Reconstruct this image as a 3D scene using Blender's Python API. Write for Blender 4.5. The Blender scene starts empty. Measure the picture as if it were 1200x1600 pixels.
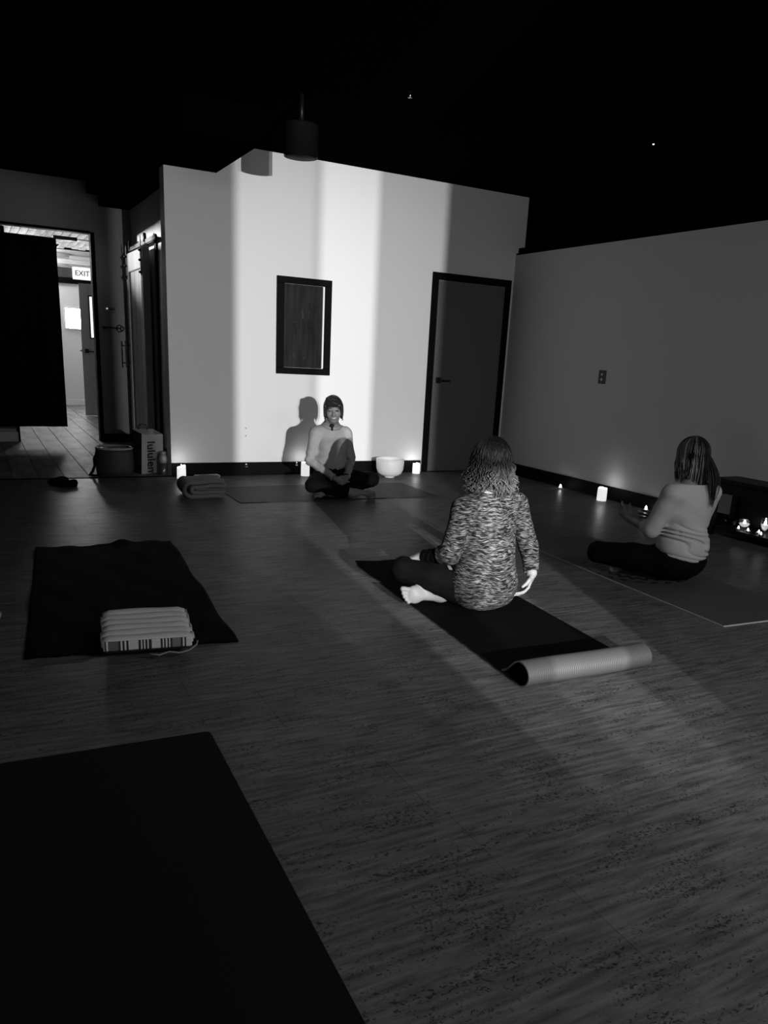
import bpy, math, random
import numpy as np
from mathutils import Vector, Matrix
random.seed(4); rng = np.random.default_rng(7)
PI = math.pi
COL = bpy.context.scene.collection
scene = bpy.context.scene

# ------------------------------------------------------------------ camera
PX, PY, FPX = 630.5, 916.5, 1229.9
YAW, PITCH, ROLL = 0.5024, 0.2834, 0.0573
cam_d = bpy.data.cameras.new('camera'); cam = bpy.data.objects.new('camera', cam_d); COL.objects.link(cam)
cam_d.sensor_fit = 'VERTICAL'; cam_d.sensor_height = 36.0; cam_d.lens = FPX / 1600 * 36.0
cam_d.shift_x = -(PX - 600) / 1600; cam_d.shift_y = (PY - 800) / 1600
cam_d.clip_start = 0.05; cam_d.clip_end = 60
fw = Vector((math.sin(YAW) * math.cos(PITCH), math.cos(YAW) * math.cos(PITCH), -math.sin(PITCH)))
rt = Vector((math.cos(YAW), -math.sin(YAW), 0)); up = rt.cross(fw)
r2 = math.cos(ROLL) * rt + math.sin(ROLL) * up; u2 = -math.sin(ROLL) * rt + math.cos(ROLL) * up
m3 = Matrix((r2, u2, -fw)).transposed()
cam.matrix_world = Matrix.Translation((-1.6311, -7.7424, 1.231)) @ m3.to_4x4()
scene.camera = cam

# ------------------------------------------------------------------ world, lamps, exposure
w = bpy.data.worlds.new('night'); scene.world = w; w.use_nodes = True
w.node_tree.nodes['Background'].inputs[0].default_value = (0.5, 0.5, 0.5, 1)
w.node_tree.nodes['Background'].inputs[1].default_value = 0.0
scene.view_settings.view_transform = 'Standard'; scene.view_settings.look = 'None'
scene.view_settings.exposure = 0.0; scene.view_settings.gamma = 1.0
scene.view_settings.use_curve_mapping = False

def lamp(name, kind, loc, power, target=None, **kw):
    l = bpy.data.lights.new(name, kind); l.energy = power
    o = bpy.data.objects.new(name, l); COL.objects.link(o); o.location = loc
    for k, v in kw.items(): setattr(l, k, v)
    if target is not None:
        o.rotation_euler = (Vector(target) - Vector(loc)).to_track_quat('-Z', 'Y').to_euler()
    return o
# row of three lamps outside the rear doorway behind the camera, shining through its gap
for lx, pw, tx in ((-.575, 2750, 1.4), (-.750, 2400, 1.9), (-.422, 680, .3)):
    lamp('rear_lamp', 'SPOT', (lx, -10.5, 1.57), pw, (tx, 0, 0.95), spot_size=math.radians(37), spot_blend=1.0, shadow_soft_size=0.012)
lamp('rear_fill_light', 'AREA', (1.3, -8.5, 2.2), 84, (1.0, -5.2, 0.0), shape='RECTANGLE', size=2.2, size_y=0.9)  # added broad fill from behind, no window stands there
lamp('rear_corner_lamp', 'POINT', (-4.3, -8.4, 1.0), 36, shadow_soft_size=0.2)
# lobby and hall
lamp('hall_ceiling_lamp', 'POINT', (-1.9, 6.6, 2.4), 22, shadow_soft_size=0.12)
lamp('barn_door_fill_spot', 'SPOT', (-2.2, 4.5, 2.45), 800, (0.12, 1.9, 2.3), spot_size=math.radians(24), spot_blend=1.0, shadow_soft_size=0.06)  # added spot, shaped to brighten the top of the barn door
lamp('hall_end_fill', 'POINT', (-0.7, 8.45, 2.6), 45, shadow_soft_size=0.2)  # added fill for the hall end, kept out of sight behind the curtain

# ------------------------------------------------------------------ materials (grey scene: black and white photograph)
MATS = {}
def mat(name, v=0.5, rough=0.6, metal=0.0, emit=0.0, ev=None, spec=0.5, noise=None, bump=None, alpha_trans=0.0, sheen=0.0, rnd=0.0):
    """v: grey albedo. noise=(scale(x,y,z), amount, detail). bump=(scale(x,y,z), strength)."""
    if name in MATS: return MATS[name]
    m = bpy.data.materials.new(name); m.use_nodes = True; MATS[name] = m
    nt = m.node_tree; b = nt.nodes['Principled BSDF']
    b.inputs['Base Color'].default_value = (v, v, v, 1)
    b.inputs['Roughness'].default_value = rough; b.inputs['Metallic'].default_value = metal
    b.inputs['Specular IOR Level'].default_value = spec
    if alpha_trans: b.inputs['Transmission Weight'].default_value = alpha_trans
    if sheen: b.inputs['Sheen Weight'].default_value = sheen
    if emit:
        e = v if ev is None else ev
        b.inputs['Emission Color'].default_value = (e, e, e, 1); b.inputs['Emission Strength'].default_value = emit
    def tex(scale, detail=6, dist=0.0):
        tc = nt.nodes.new('ShaderNodeTexCoord'); mp = nt.nodes.new('ShaderNodeMapping'); mp.inputs['Scale'].default_value = scale
        n = nt.nodes.new('ShaderNodeTexNoise'); n.inputs['Scale'].default_value = 1.0; n.inputs['Detail'].default_value = detail
        n.inputs['Distortion'].default_value = dist
        nt.links.new(tc.outputs['Object'], mp.inputs['Vector']); nt.links.new(mp.outputs[0], n.inputs['Vector'])
        return n.outputs['Fac']
    if noise or rnd:
        src = None
        if noise:
            f = tex(noise[0], noise[2] if len(noise) > 2 else 6)
            mr = nt.nodes.new('ShaderNodeMapRange'); mr.inputs[1].default_value = 0.3; mr.inputs[2].default_value = 0.7
            mr.inputs[3].default_value = v * (1 - noise[1]); mr.inputs[4].default_value = v * (1 + noise[1])
            nt.links.new(f, mr.inputs[0]); src = mr.outputs[0]
        if rnd:
            oi = nt.nodes.new('ShaderNodeObjectInfo'); mr2 = nt.nodes.new('ShaderNodeMapRange')
            mr2.inputs[3].default_value = 1 - rnd; mr2.inputs[4].default_value = 1 + rnd
            nt.links.new(oi.outputs['Random'], mr2.inputs[0])
            mu = nt.nodes.new('ShaderNodeMath'); mu.operation = 'MULTIPLY'
            nt.links.new(mr2.outputs[0], mu.inputs[0])
            if src: nt.links.new(src, mu.inputs[1])
            else: mu.inputs[1].default_value = v
            src = mu.outputs[0]
        cc = nt.nodes.new('ShaderNodeCombineColor')
        for i in range(3): nt.links.new(src, cc.inputs[i])
        nt.links.new(cc.outputs[0], b.inputs['Base Color'])
    if bump:
        f = tex(bump[0], 4)
        bn = nt.nodes.new('ShaderNodeBump'); bn.inputs['Strength'].default_value = bump[1]; bn.inputs['Distance'].default_value = 0.01
        nt.links.new(f, bn.inputs['Height']); nt.links.new(bn.outputs[0], b.inputs['Normal'])
    return m

def cork_material():
    m = bpy.data.materials.new('cork_floor'); m.use_nodes = True
    nt = m.node_tree; b = nt.nodes['Principled BSDF']; N = nt.nodes.new; L = nt.links.new
    geo = N('ShaderNodeNewGeometry')
    def noise(scale, detail, dist=0.):
        mp = N('ShaderNodeMapping'); mp.inputs['Scale'].default_value = scale
        n = N('ShaderNodeTexNoise'); n.inputs['Scale'].default_value = 1; n.inputs['Detail'].default_value = detail; n.inputs['Distortion'].default_value = dist
        L(geo.outputs['Position'], mp.inputs['Vector']); L(mp.outputs[0], n.inputs['Vector']); return n.outputs['Fac']
    def mr(f, a, b_, c, d):
        r = N('ShaderNodeMapRange'); r.inputs[1].default_value = a; r.inputs[2].default_value = b_; r.inputs[3].default_value = c; r.inputs[4].default_value = d
        L(f, r.inputs[0]); return r.outputs[0]
    def mul(a, c):
        x = N('ShaderNodeMath'); x.operation = 'MULTIPLY'; L(a, x.inputs[0]); L(c, x.inputs[1]); return x.outputs[0]
    streak = mr(noise((6, 52, 1), 7), .3, .7, .56, 1.44)
    fl = noise((75, 130, 1), 4, 1.2); patch = mr(noise((3.5, 16, 1), 3), .40, .62, -.06, .07)
    ad = N('ShaderNodeMath'); ad.operation = 'SUBTRACT'; L(fl, ad.inputs[0]); L(patch, ad.inputs[1])
    fleck = mr(ad.outputs[0], .33, .42, .28, 1.0)
    broad = mr(noise((1.2, 3, 1), 3), .3, .7, .85, 1.15)
    oi = N('ShaderNodeObjectInfo'); per = mr(oi.outputs['Random'], 0, 1, .95, 1.05)
    v = mul(mul(streak, fleck), mul(broad, per))
    sc = N('ShaderNodeMath'); sc.operation = 'MULTIPLY'; sc.inputs[1].default_value = FLOOR_V; L(v, sc.inputs[0])
    cc = N('ShaderNodeCombineColor')
    for i in range(3): L(sc.outputs[0], cc.inputs[i])
    L(cc.outputs[0], b.inputs['Base Color'])
    L(mr(noise((6, 30, 1), 3), .3, .7, .32, .45), b.inputs['Roughness']); b.inputs['Specular IOR Level'].default_value = .05
    bn = N('ShaderNodeBump'); bn.inputs['Strength'].default_value = .12; bn.inputs['Distance'].default_value = .004
    L(fleck, bn.inputs['Height']); L(bn.outputs[0], b.inputs['Normal'])
    return m
FLOOR_V = 0.108

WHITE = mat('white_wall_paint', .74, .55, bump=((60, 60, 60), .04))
PART = mat('lobby_wall_paint', .26, .4, bump=((60, 60, 60), .04))
BLACKP = mat('black_ceiling_paint', .0025, .9, spec=.0)
BLACKT = mat('black_trim_paint', .003, .55, spec=.06)
BLACKM = mat('black_metal', .006, .4, spec=.3)
DOORG = mat('grey_door_paint', .10, .5)
CORK = cork_material()
HALLW = mat('hall_wall_paint', .78, .6)
HALLT = mat('hall_white_trim', .8, .4)
LOBW = mat('grey_lobby_planks', .20, .52, spec=.2, noise=((9, 2.2, 3), .55, 8), rnd=.25)
PLANKC = mat('rustic_ceiling_plank', .6, .6, noise=((14, 3, 9), .5, 8), rnd=.5)
WAX = mat('glowing_candle_wax', .8, .5, emit=.8, ev=.9)
FLAME = mat('candle_flame', .9, .5, emit=9, ev=1.0)
GLASSY = mat('clear_glass', .9, .05, alpha_trans=1.0)
SKIN = mat('skin', .22, .5, spec=.35)
LIP = mat('lip_skin', .13, .4); EYE = mat('dark_eye', .02, .2); TEETH = mat('teeth', .38, .3)
LEG = mat('black_leggings', .004, .85, spec=.08)

# ------------------------------------------------------------------ mesh helpers
class MB:
    def __init__(s): s.v = []; s.f = []; s.m = []; s.cur = 0
    def add(s, vs, fs):
        o = len(s.v); s.v += [tuple(map(float, p)) for p in vs]
        for f in fs: s.f.append(tuple(i + o for i in f)); s.m.append(s.cur)
        return s
    def box(s, lo, hi, c=0.0):
        lo = [min(a, b) for a, b in zip(lo, hi)] if False else list(lo); hi = list(hi)
        if c <= 0:
            x0, y0, z0 = lo; x1, y1, z1 = hi
            return s.add([(x0,y0,z0),(x1,y0,z0),(x1,y1,z0),(x0,y1,z0),(x0,y0,z1),(x1,y0,z1),(x1,y1,z1),(x0,y1,z1)],
                         [(0,3,2,1),(4,5,6,7),(0,1,5,4),(1,2,6,5),(2,3,7,6),(3,0,4,7)])
        vs = []; idx = {}
        for sx in (0, 1):
            for sy in (0, 1):
                for sz in (0, 1):
                    for ax in range(3):   # vertex lying on the face of axis ax
                        p = []
                        for k, sgn in enumerate((sx, sy, sz)):
                            e = (hi[k] if sgn else lo[k])
                            if k != ax: e += -c if sgn else c
                            p.append(e)
                        idx[(sx, sy, sz, ax)] = len(vs); vs.append(p)
        fs = []
        for ax in range(3):
            a, b = [k for k in range(3) if k != ax]
            for sg in (0, 1):
                q = []
                for (sa, sb) in ((0,0),(1,0),(1,1),(0,1)):
                    t = [0,0,0]; t[ax] = sg; t[a] = sa; t[b] = sb; q.append(idx[(*t, ax)])
                fs.append(tuple(q))
        for ax in range(3):                # edges parallel to ax
            a, b = [k for k in range(3) if k != ax]
            for sa in (0, 1):
                for sb in (0, 1):
                    t0 = [0,0,0]; t0[a] = sa; t0[b] = sb; t1 = list(t0); t1[ax] = 1
                    fs.append((idx[(*t0, a)], idx[(*t1, a)], idx[(*t1, b)], idx[(*t0, b)]))
        for sx in (0, 1):
            for sy in (0, 1):
                for sz in (0, 1): fs.append(tuple(idx[(sx, sy, sz, ax)] for ax in range(3)))
        # orient faces outward
        ctr = np.mean(np.array(vs), 0); out = []
        V = np.array(vs)
        for f in fs:
            n = np.cross(V[f[1]] - V[f[0]], V[f[2]] - V[f[0]])
            out.append(f if np.dot(n, V[list(f)].mean(0) - ctr) > 0 else f[::-1])
        return s.add(vs, out)
    def lathe(s, prof, n=28, c=(0, 0, 0), axis='z', caps=True):
        vs = []; fs = []
        for (r, z) in prof:
            for i in range(n):
                a = 2 * PI * i / n; x, y = r * math.cos(a), r * math.sin(a)
                p = (x, y, z) if axis == 'z' else ((z, x, y) if axis == 'x' else (y, z, x))
                vs.append((p[0] + c[0], p[1] + c[1], p[2] + c[2]))
        k = len(prof)
        for j in range(k - 1):
            for i in range(n):
                i2 = (i + 1) % n; fs.append((j*n+i, j*n+i2, (j+1)*n+i2, (j+1)*n+i))
        if caps:
            fs.append(tuple(range(n - 1, -1, -1))); fs.append(tuple((k - 1) * n + i for i in range(n)))
        return s.add(vs, fs)
    def tube(s, pts, r, n=8, closed=False):
        P = [Vector(p) for p in pts]; vs = []; fs = []
        rr = r if isinstance(r, (list, tuple)) else [r] * len(P)
        m = len(P)
        for j, p in enumerate(P):
            if closed: t = (P[(j+1) % m] - P[j-1]).normalized()
            else: t = (P[min(j+1, m-1)] - P[max(j-1, 0)]).normalized()
            a = t.cross(Vector((0, 0, 1)))
            if a.length < .05: a = t.cross(Vector((1, 0, 0)))
            a.normalize(); b = t.cross(a)
            for i in range(n):
                th = 2 * PI * i / n; vs.append(p + (a * math.cos(th) + b * math.sin(th)) * rr[j])
        for j in range(m if closed else m - 1):
            j2 = (j + 1) % m
            for i in range(n):
                i2 = (i + 1) % n; fs.append((j*n+i, j2*n+i, j2*n+i2, j*n+i2))
        if not closed:
            fs.append(tuple(range(n))); fs.append(tuple((m-1)*n + i for i in range(n-1, -1, -1)))
        return s.add(vs, fs)
    def sheet(s, fn, nu, nv, th):
        """closed slab: fn(u,v)->top point, thickness th downward (number or vector fn)."""
        vs = []; fs = []
        T = [[Vector(fn(i / nu, j / nv)) for j in range(nv + 1)] for i in range(nu + 1)]
        for lay in (0, 1):
            for i in range(nu + 1):
                for j in range(nv + 1):
                    p = T[i][j]
                    if lay:
                        du = T[min(i+1, nu)][j] - T[max(i-1, 0)][j]; dv = T[i][min(j+1, nv)] - T[i][max(j-1, 0)]
                        p = p - du.cross(dv).normalized() * th
                    vs.append(p)
        q = (nu + 1) * (nv + 1); I = lambda i, j, l: l * q + i * (nv + 1) + j
        cur = s.cur
        o = len(s.v); s.v += [tuple(p) for p in vs]
        def F(f, mm): s.f.append(tuple(a + o for a in f)); s.m.append(mm)
        for i in range(nu):
            for j in range(nv):
                F((I(i,j,0), I(i+1,j,0), I(i+1,j+1,0), I(i,j+1,0)), cur)
                F((I(i,j,1), I(i,j+1,1), I(i+1,j+1,1), I(i+1,j,1)), cur + 1)
        for i in range(nu):
            F((I(i,0,0), I(i,0,1), I(i+1,0,1), I(i+1,0,0)), cur + 1); F((I(i,nv,0), I(i+1,nv,0), I(i+1,nv,1), I(i,nv,1)), cur + 1)
        for j in range(nv):
            F((I(0,j,0), I(0,j+1,0), I(0,j+1,1), I(0,j,1)), cur + 1); F((I(nu,j,0), I(nu,j,1), I(nu,j+1,1), I(nu,j+1,0)), cur + 1)
        return s
    def mesh(s, name, mats, smooth=False):
        me = bpy.data.meshes.new(name); me.from_pydata(s.v, [], s.f)
        for m in (mats if isinstance(mats, (list, tuple)) else [mats]): me.materials.append(m)
        nm = len(me.materials)
        me.polygons.foreach_set('material_index', [min(i, nm - 1) for i in s.m])
        if smooth: me.polygons.foreach_set('use_smooth', [True] * len(me.polygons))
        me.update(); return me
    def build(s, name, mats, parent=None, smooth=False, loc=(0, 0, 0)):
        return link(name, s.mesh(name, mats, smooth), parent, loc)

def link(name, me, parent=None, loc=(0, 0, 0)):
    o = bpy.data.objects.new(name, me); COL.objects.link(o); o.location = loc
    if parent: o.parent = parent
    return o
def smooth_angle(o, deg=40):
    me = o.data
    me.polygons.foreach_set('use_smooth', [True] * len(me.polygons))
    if hasattr(me, 'set_sharp_from_angle'): me.set_sharp_from_angle(angle=math.radians(deg))
    return o
def tag(o, label, cat, group=None):
    o['label'] = label; o['category'] = cat
    if group: o['group'] = group
    return o
def thing(name, label, cat, loc=(0, 0, 0), rotz=0.0, group=None):
    o = bpy.data.objects.new(name, None); COL.objects.link(o); o.location = loc; o.rotation_euler = (0, 0, rotz)
    o.empty_display_size = .1
    return tag(o, label, cat, group)
def struct(o): o['kind'] = 'structure'; return o
def sbox(name, lo, hi, m, parent=None, c=0.0):
    o = MB().box(lo, hi, c).build(name, m, parent)
    if not parent: struct(o)
    return o
def text_mesh(body, size, extrude=.0015, font_w=1.0):
    cu = bpy.data.curves.new('lettering', 'FONT'); cu.body = body; cu.size = size; cu.extrude = extrude
    cu.align_x = 'CENTER'; cu.align_y = 'CENTER'; cu.offset = size * .012
    t = bpy.data.objects.new('lettering', cu); COL.objects.link(t)
    dg = bpy.context.evaluated_depsgraph_get(); me = bpy.data.meshes.new_from_object(t.evaluated_get(dg))
    bpy.data.objects.remove(t); return me

# ------------------------------------------------------------------ the room
XR, ZT, ZS, ZR, ZB, XS = 3.80, 2.973, 2.722, 2.381, 0.130, 0.465
# cork floor: base slab + one mesh per plank
floor = sbox('floor', (-4.6, -8.6, -.06), (4.4, 0.0, -.013), BLACKP)
PW, PLN = .34, .92
plank_me = MB().box((-PLN/2 + .0002, -PW/2 + .0006, -.012), (PLN/2 - .0002, PW/2 - .0006, 0), .0006).mesh('plank', CORK)
row = 0; y = -.17 - .0
y0 = -6.10 + .17
ky = -8
rows = [y0 + k * PW for k in range(-8, 18)]
for yy in rows:
    off = random.uniform(0, PLN)
    x = -4.5 + off
    if yy - PW/2 < -8.58 or yy + PW/2 > .02: 
        if yy + PW/2 > .02: continue
        continue
    while x < 4.3:
        if -3.0 < x < 4.3: link('plank', plank_me, floor, (x, yy, 0))
        x += PLN
last = max(r for r in rows if r + PW/2 <= .02) + PW/2
if last < -.02:   # cut row along the back wall
    cut_me = MB().box((-PLN/2 + .0004, last + .0012, -.012), (PLN/2 - .0004, -.002, 0), .0012).mesh('plank', CORK)
    x = -2.7
    while x < 4.2: link('plank', cut_me, floor, (x, 0, 0)); x += PLN

ceiling = sbox('ceiling', (-4.6, -8.7, ZT), (4.4, 2.87, ZT + .1), BLACKP)
wall_back = sbox('wall_back', (0, 0, -.02), (3.92, .14, ZT), WHITE)
wall_right = sbox('wall_right', (XR, -8.6, -.02), (XR + .12, 0, ZR), mat('right_wall_paint', .50, .6, bump=((60, 60, 60), .04)))  # darker even tone than the back wall
sbox('wall_right_upper', (XR + .11, -8.6, ZR), (XR + .2, .14, ZT), BLACKP)
sbox('trim_1', (XR - .006, -8.6, ZR - .004), (XR + .115, -.02, ZR + .012), BLACKP)
sbox('trim_2', (XR + .03, -.30, ZR + .012), (XR + .1, -.002, ZR + .07), BLACKP)
# dropped beam running away from the viewer along the left of the white wall, and the duct beside it
sbox('trim_3', (-.15, -1.3, ZS), (XS, 2.86, ZT - .001), BLACKP)
sbox('trim_4', (-.28, -1.3, 2.84), (-.152, 2.86, ZT - .001), BLACKP)
# skirting boards
sbox('baseboard_back', (0.0, -.016, 0), (2.742, -.001, ZB), BLACKT, None, .003)
sbox('baseboard_right', (XR - .016, -8.5, 0), (XR - .001, -.02, ZB), BLACKT, None, .003)
sbox('wall_left', (-4.7, -8.6, -.02), (-4.6, 9.0, ZT), BLACKP)
# rear wall behind the viewer with the doorway that lets the rear lamps in
sbox('wall_rear', (-4.6, -8.7, -.02), (-.3665, -8.6, ZT), BLACKP)
sbox('wall_rear_right', (-.091, -8.7, -.02), (4.4, -8.6, ZT), BLACKP)

# door in the back wall
d1 = struct(bpy.data.objects.new('door_1', None)); COL.objects.link(d1)
DL, DR, DT = 2.7554, 3.764, 2.11; FWD = .075
MB().box((DL, -.022, 0), (DL + FWD, -.001, DT), .003).build('door_frame', BLACKT, d1)
MB().box((DR - FWD, -.022, 0), (DR, -.001, DT), .003).build('door_frame', BLACKT, d1)
MB().box((DL + FWD, -.022, DT - FWD), (DR - FWD, -.001, DT), .003).build('door_frame', BLACKT, d1)
leaf = MB().box((DL + FWD + .003, -.014, .008), (DR - FWD - .003, -.001, DT - FWD - .003), .002).build('door_leaf', DOORG, d1)
MB().box((DL + FWD, -.02, 0), (DR - FWD, -.002, .007)).build('threshold', BLACKM, d1)
hz = 1.005; hx = DL + FWD + .07
MB().box((hx - .031, -.024, hz - .031), (hx + .031, -.0145, hz + .031), .003).build('handle_plate', BLACKM, leaf)
MB().tube([(hx, -.024, hz), (hx, -.062, hz), (hx + .02, -.066, hz), (hx + .125, -.066, hz)], .009).build('door_handle', BLACKM, leaf, True)

# framed picture
pic = thing('framed_picture', 'black framed dark abstract painting hanging on the white wall above the instructor', 'picture', (1.322, 0, 1.006))
W2, H, T = .2835, .909, .062
f = MB().box((-W2, -.034, 0), (W2, -.001, T), .003); f.build('frame_rail', BLACKT, pic)
MB().box((-W2, -.034, H - T), (W2, -.001, H), .003).build('frame_rail', BLACKT, pic)
MB().box((-W2, -.034, T), (-W2 + T + .01, -.001, H - T), .003).build('frame_stile', BLACKT, pic)
MB().box((W2 - T - .01, -.034, T), (W2, -.001, H - T), .003).build('frame_stile', BLACKT, pic)
PAINT = mat('dark_painting', .012, .4, spec=.2, noise=((26, 3, 3.5), .8, 5))
MB().box((-W2 + T + .012, -.016, T + .002), (W2 - T - .03, -.002, H - T - .002), .001).build('painting', PAINT, pic)
sl = MB().box((W2 - T - .027, -.022, T + .004), (W2 - T - .0105, -.002, H - T - .004), .001).build('bevel_highlight', mat('highlight_white', .8, .4), pic)  # pale strip painted as the highlight on the frame's inner bevel
sl['label'] = 'painted highlight on the inner right edge of the frame'
# little brush marks standing on the painting
for (cx, cz, hgt, lean) in [(-.115, .50, .03, .4), (-.10, .49, .035, -.2), (-.085, .475, .04, .2), (.045, .57, .10, .06), (-.02, .55, .17, -.02), (-.04, .33, .12, .03), (-.11, .16, .08, -.1), (0.0, .18, .09, 0), (.08, .1, .02, .3)]:
    pts = [(cx + lean * (t - .5) * hgt + .006 * math.sin(3 * t), -.0175, cz + (t - .5) * hgt) for t in np.linspace(0, 1, 6)]
    MB().tube(pts, [.001, .002, .0025, .0025, .002, .001], 5).build('brush_stroke', mat('brush_stroke', .05, .3), pic, True)

# wall plates
def plate(name, label, cat, pos, axis):
    pass
sw = thing('light_switch', 'black two-button switch plate on the right wall', 'switch', (XR, -1.634, 1.15))
MB().box((-.007, -.05, -.064), (-.0005, .05, .064), .002).build('plate', BLACKM, sw)
for dz in (.024, -.024):
    MB().lathe([(.013, -.0075), (.013, -.011), (.009, -.0125)], 16, (0, 0, dz), 'x').build('button', mat('pale_button', .55, .4), sw, True)
# small holes and clips low on the back wall
for k, z in enumerate((.466, .391)):
    tag(MB().lathe([(.006, -.0005), (.006, -.004), (.003, -.005)], 12, (.734, 0, z), 'y').build('wall_plug', mat('grey_plug', .2, .5), None, True),
        ['upper of two small grey screw plugs in the white wall left of the instructor', 'lower of two small grey screw plugs in the white wall left of the instructor'][k], 'plug')
for k, (x, z) in enumerate(((.734, .095), (1.265, .105))):
    t = thing('door_stop', ['small metal clip on the skirting left of the instructor', 'small metal clip on the skirting beside the candle behind the instructor'][k], 'clip', (x, -.0165, z))
    MB().lathe([(.012, -.0005), (.012, -.006), (.008, -.009)], 14, (0, 0, .014), 'y').build('boss', mat('steel', .6, .25, 1.0), t, True)
    MB().box((-.014, -.012, -.014), (.014, -.0005, -.002), .003).build('tab', mat('steel'), t)

# cylindrical black ceiling fixture
cf = thing('ceiling_spotlight', 'round black cylinder fixture hanging below the ceiling in front of the white wall', 'fixture', (.60, -1.78, 2.57))
MB().lathe([(.118, .006), (.122, .0), (.122, -.0), (.122, .20), (.11, .215)], 32).build('housing', BLACKM, cf, True)
MB().lathe([(.105, -.004), (.112, .004)], 32).build('lens_ring', BLACKT, cf, True)
MB().lathe([(.016, .21), (.016, ZT - 2.57)], 12).build('stem', BLACKM, cf, True)
cl = thing('smoke_detector', 'black ceiling detector with one lit white pinpoint at upper right', 'detector', (3.243, -2.521, ZT))
MB().lathe([(.06, 0), (.06, -.022), (.045, -.034)], 24).build('housing', BLACKP, cl, True)
MB().lathe([(.0065, -.034), (.0065, -.038), (.003, -.04)], 12).build('indicator', mat('indicator_led', .9, .5, emit=6, ev=1.0), cl, True)
cl = thing('sprinkler_head', 'small dim sprinkler head on the black ceiling at top centre', 'sprinkler', (1.191, -2.299, ZT))
MB().lathe([(.03, 0), (.03, -.006)], 18).build('rosette', BLACKP, cl, True)
MB().lathe([(.007, -.006), (.007, -.03)], 10).build('stem', mat('steel'), cl, True)
MB().lathe([(.014, -.03), (.016, -.033)], 14).build('deflector', mat('steel'), cl, True)

# ------------------------------------------------------------------ lobby, partition and hall
lobby_floor = sbox('floor_lobby', (-4.6, 0.0, -.06), (1.2, 9.0, -.013), BLACKP)
LPW, LPL = .215, 1.25
lpm = MB().box((-LPW/2 + .002, -LPL/2 + .002, -.012), (LPW/2 - .002, LPL/2 - .002, 0), .002).mesh('plank', LOBW)
for i in range(11):
    x = -.735 + LPW/2 + LPW * (i - 5)
    yy = .03 + LPL/2 + (0 if i % 2 else -.0) + [0, .42, .84][i % 3] - LPL
    while yy - LPL/2 < 8.8:
        if yy - LPL/2 > .03: link('plank', lpm, lobby_floor, (x, yy, 0))
        elif yy + LPL/2 > .08:
            l2 = yy + LPL/2
            MB().box((-LPW/2 + .002, .032, -.012), (LPW/2 - .002, l2 - .002, 0), .002).build('plank', LOBW, lobby_floor, False, (x, 0, 0))
        yy += LPL
sbox('trim_5', (-3.0, -.018, -.012), (-.002, .03, .004), BLACKT, None, .002)          # threshold strip
YP = 2.87
sbox('wall_lobby_right', (-.236, YP, -.02), (.6, YP + .12, ZT), PART)
sbox('wall_lobby_left', (-4.6, YP, -.02), (-1.185, YP + .12, ZT), PART)
sbox('wall_lobby_header', (-1.185, YP, 2.415), (-.236, YP + .12, ZT), PART)
sbox('baseboard_lobby_right', (-.23, YP - .018, 0), (.2, YP - .001, .1), BLACKT, None, .003)
bl = sbox('baseboard_lobby_left', (-4.5, YP - .02, 0), (-1.19, YP - .001, .12), mat('grey_skirting', .45, .4), None, .004)
tr = struct(bpy.data.objects.new('trim_6', None)); COL.objects.link(tr)      # dark casing of the opening
MB().box((-.262, YP - .016, 0), (-.215, YP + .13, 2.43), .003).build('casing', BLACKT, tr)
MB().box((-1.205, YP - .016, 2.413), (-.262, YP + .13, 2.44), .003).build('casing', BLACKT, tr)
MB().box((-1.205, YP - .016, 0), (-1.168, YP + .13, 2.39), .003).build('casing', BLACKT, tr)
dc = thing('door_closer', 'black closer arm across the top of the lobby opening', 'door closer', (-.5, YP + .06, 2.34))
MB().box((-.16, -.03, -.02), (.1, .03, .02), .004).build('body', BLACKM, dc)
MB().box((.1, -.012, -.006), (.235, .012, .006), .002).build('arm', mat('steel'), dc)
# side wall behind the barn door
sbox('wall_side', (.20, .14, -.02), (.32, YP, ZT), WHITE)
sbox('baseboard_side', (.185, .145, 0), (.199, 1.3, ZB), BLACKT, None, .003)
sbox('wall_corner', (0.0, .14, -.02), (.20, .18, ZT), WHITE)
sbox('trim_7', (.182, 1.33, 0), (.199, 1.42, 2.3), BLACKT, None, .003)

# sliding barn door hung from a rail
d2 = struct(bpy.data.objects.new('door_2', None)); COL.objects.link(d2)
BX0, BX1, BY0, BY1, BZ0, BZ1 = .10, .155, 1.55, 2.55, .03, 2.20
BW = mat('pale_barn_door', .6, .3, noise=((8, 20, 2), .12))
MB().box((BX0 - .022, BY0, BZ0), (BX1, BY0 + .11, BZ1), .004).build('stile', BW, d2)
MB().box((BX0 - .022, BY1 - .11, BZ0), (BX1, BY1, BZ1), .004).build('stile', BW, d2)
MB().box((BX0 - .018, BY0 + .112, BZ1 - .2), (BX1, BY1 - .112, BZ1), .004).build('rail', BW, d2)
MB().box((BX0 - .018, BY0 + .112, BZ0), (BX1, BY1 - .112, BZ0 + .2), .004).build('rail', BW, d2)
nb = 3; bw = (BY1 - BY0 - .224) / nb
for i in range(nb):
    MB().box((BX0 + .004, BY0 + .112 + i * bw + .004, BZ0 + .202), (BX1 - .01, BY0 + .112 + (i + 1) * bw - .004, BZ1 - .202), .004).build('board', BW, d2)
for yy in (BY0 + .055, BY1 - .055):
    MB().box((BX0 - .03, yy - .022, BZ1 - .28), (BX0 - .0225, yy + .022, BZ1 + .11), .002).build('strap_hanger', BLACKM, d2)
    MB().lathe([(.045, -.012), (.048, 0), (.045, .012)], 20, (BX0 + .02, yy, BZ1 + .10), 'x').build('wheel', BLACKM, d2, True)
    for dz in (.25, .13, .03):
        MB().lathe([(.013, -.0305), (.013, -.045), (.007, -.05)], 10, (BX0, yy, BZ1 - dz), 'x').build('bolt', BLACKM, d2, True)
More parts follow.
